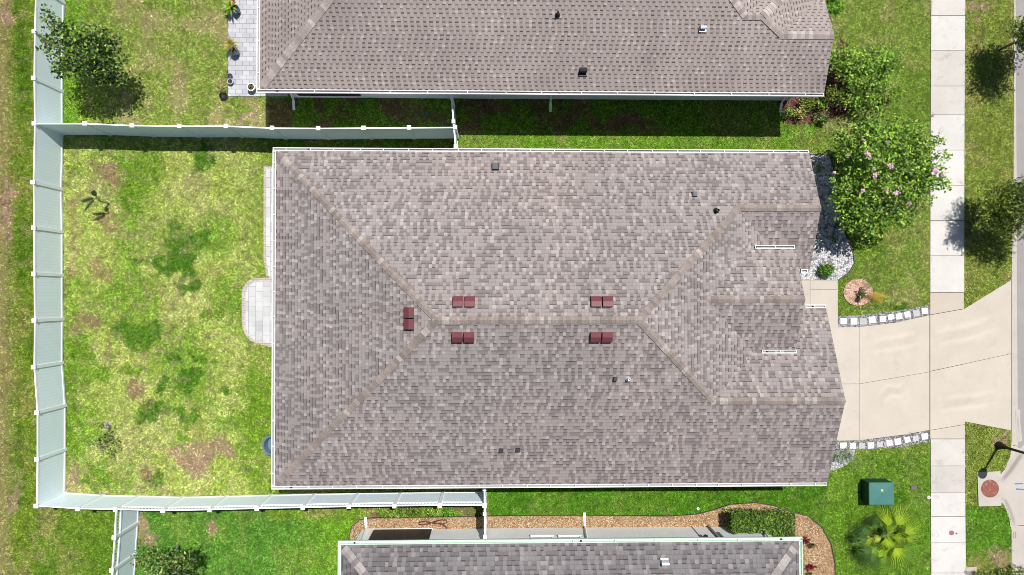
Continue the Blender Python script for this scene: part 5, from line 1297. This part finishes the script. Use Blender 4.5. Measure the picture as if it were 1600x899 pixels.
# round tub partly under the west gutter
q = P(426, 696, .4); r = empty('round_tub', (q.x, q.y, 0), 'round blue grey tub partly hidden under the left gutter of the middle house', 'tub')
mb = MB(); mb.lathe(q.x, q.y, [(.34, 0.02), (.44, .4), (.43, .44), (.36, .44), (.30, .12), (0, .10)], 32); mb.build('basin', simple('blue_grey_plastic', alb(112, 140, 160), .4), r)
mb = MB(); mb.lathe(q.x+.05, q.y, [(.12, .10), (.12, .30), (.05, .34), (0, .34)], 16); mb.build('lid', M['steel'], r)
# potted plants on the neighbour patio
def pot(px, py, r_, h_, mat, label, name='flower_pot', rim=None, group='pots along the top house patio'):
    q = P(px, py, h_); r = empty(name, (q.x, q.y, .035), label, 'pot', group)
    mb = MB(); mb.lathe(q.x, q.y, [(r_*.62, .036), (r_*.95, h_*.6), (r_, h_*.93), (r_, h_), (r_*.84, h_), (r_*.8, h_*.82)], 24); mb.build('body', M[mat], r)
    if rim:
        mb = MB(); mb.lathe(q.x, q.y, [(r_*1.03, h_-.02), (r_*1.06, h_+.006), (r_*.8, h_+.006)], 24); mb.build('rim', rim, r)
    mb = MB(); mb.disc(q.x, q.y, r_*.82, h_*.84, 20); mb.build('soil', M['mulch'], r)
    return (q.x, q.y, h_*.84)
l1 = pot(367, 13, .16, .42, 'teal', 'teal pot with lime leaves and red flowers at the top edge of the patio')
rosette('patio_plant', 0, 0, 34, .50, [alb(150, 200, 50), alb(120, 180, 40), alb(190, 210, 80)], 'lime leafy plant with red flowers in the topmost teal pot', group='plants in the patio pots', loc=(l1[0]-.16, l1[1]+.05, l1[2]), wd=.035)
rosette('red_flower', 0, 0, 12, .10, [alb(220, 40, 40)], 'red flower head in the topmost teal pot', cat='flower', loc=(l1[0]+.0, l1[1]+.25, l1[2]+.2), wd=.03)
l2 = pot(365, 79, .17, .42, 'teal', 'teal pot under the yellow spiky plant halfway down the patio')
rosette('patio_plant', 0, 0, 44, .48, [alb(206, 186, 70), alb(170, 170, 60), alb(226, 206, 100), alb(190, 150, 60)], 'yellow spiky plant in the middle teal pot on the patio', group='plants in the patio pots', loc=(l2[0]-.08, l2[1]+.22, l2[2]), wd=.022, up=.9)
l3 = pot(359, 118.5, .10, .16, 'blue', 'small plain cobalt blue pot on the patio edge')
l4 = pot(359.5, 127.5, .12, .18, 'blue', 'small blue pot with pale rim below the cobalt pot', rim=simple('pale_blue_glaze', alb(190, 214, 224), .3))
l5 = pot(392, 136, .16, .32, 'terra', 'cream rimmed pot with small green plant by the gutter corner', rim=simple('cream_rim', (.8, .76, .72, 1), .4))
rosette('patio_plant', 0, 0, 26, .13, [alb(120, 140, 50), alb(160, 110, 60), alb(90, 130, 50)], 'small olive plant in the cream rimmed patio pot', group='plants in the patio pots', loc=(l5[0], l5[1], l5[2]), wd=.02)
# bush and dark round stool at the patio corner
rosette('grassy_tuft', 346, 141, 30, .36, [alb(176, 176, 96), alb(206, 196, 130), alb(140, 160, 60)], 'pale grassy tuft beside the lower patio corner', cat='plant', wd=.012, up=.8)
q = P(351, 151); r = empty('garden_stake', q, 'dark round fire bowl on the lawn at the lower patio corner', 'fire bowl')
mb = MB(); mb.lathe(q.x, q.y, [(.06, 0), (.15, .08), (.17, .16), (.15, .16), (.1, .08), (0, .07)], 20); mb.build('bowl', M['black'], r)
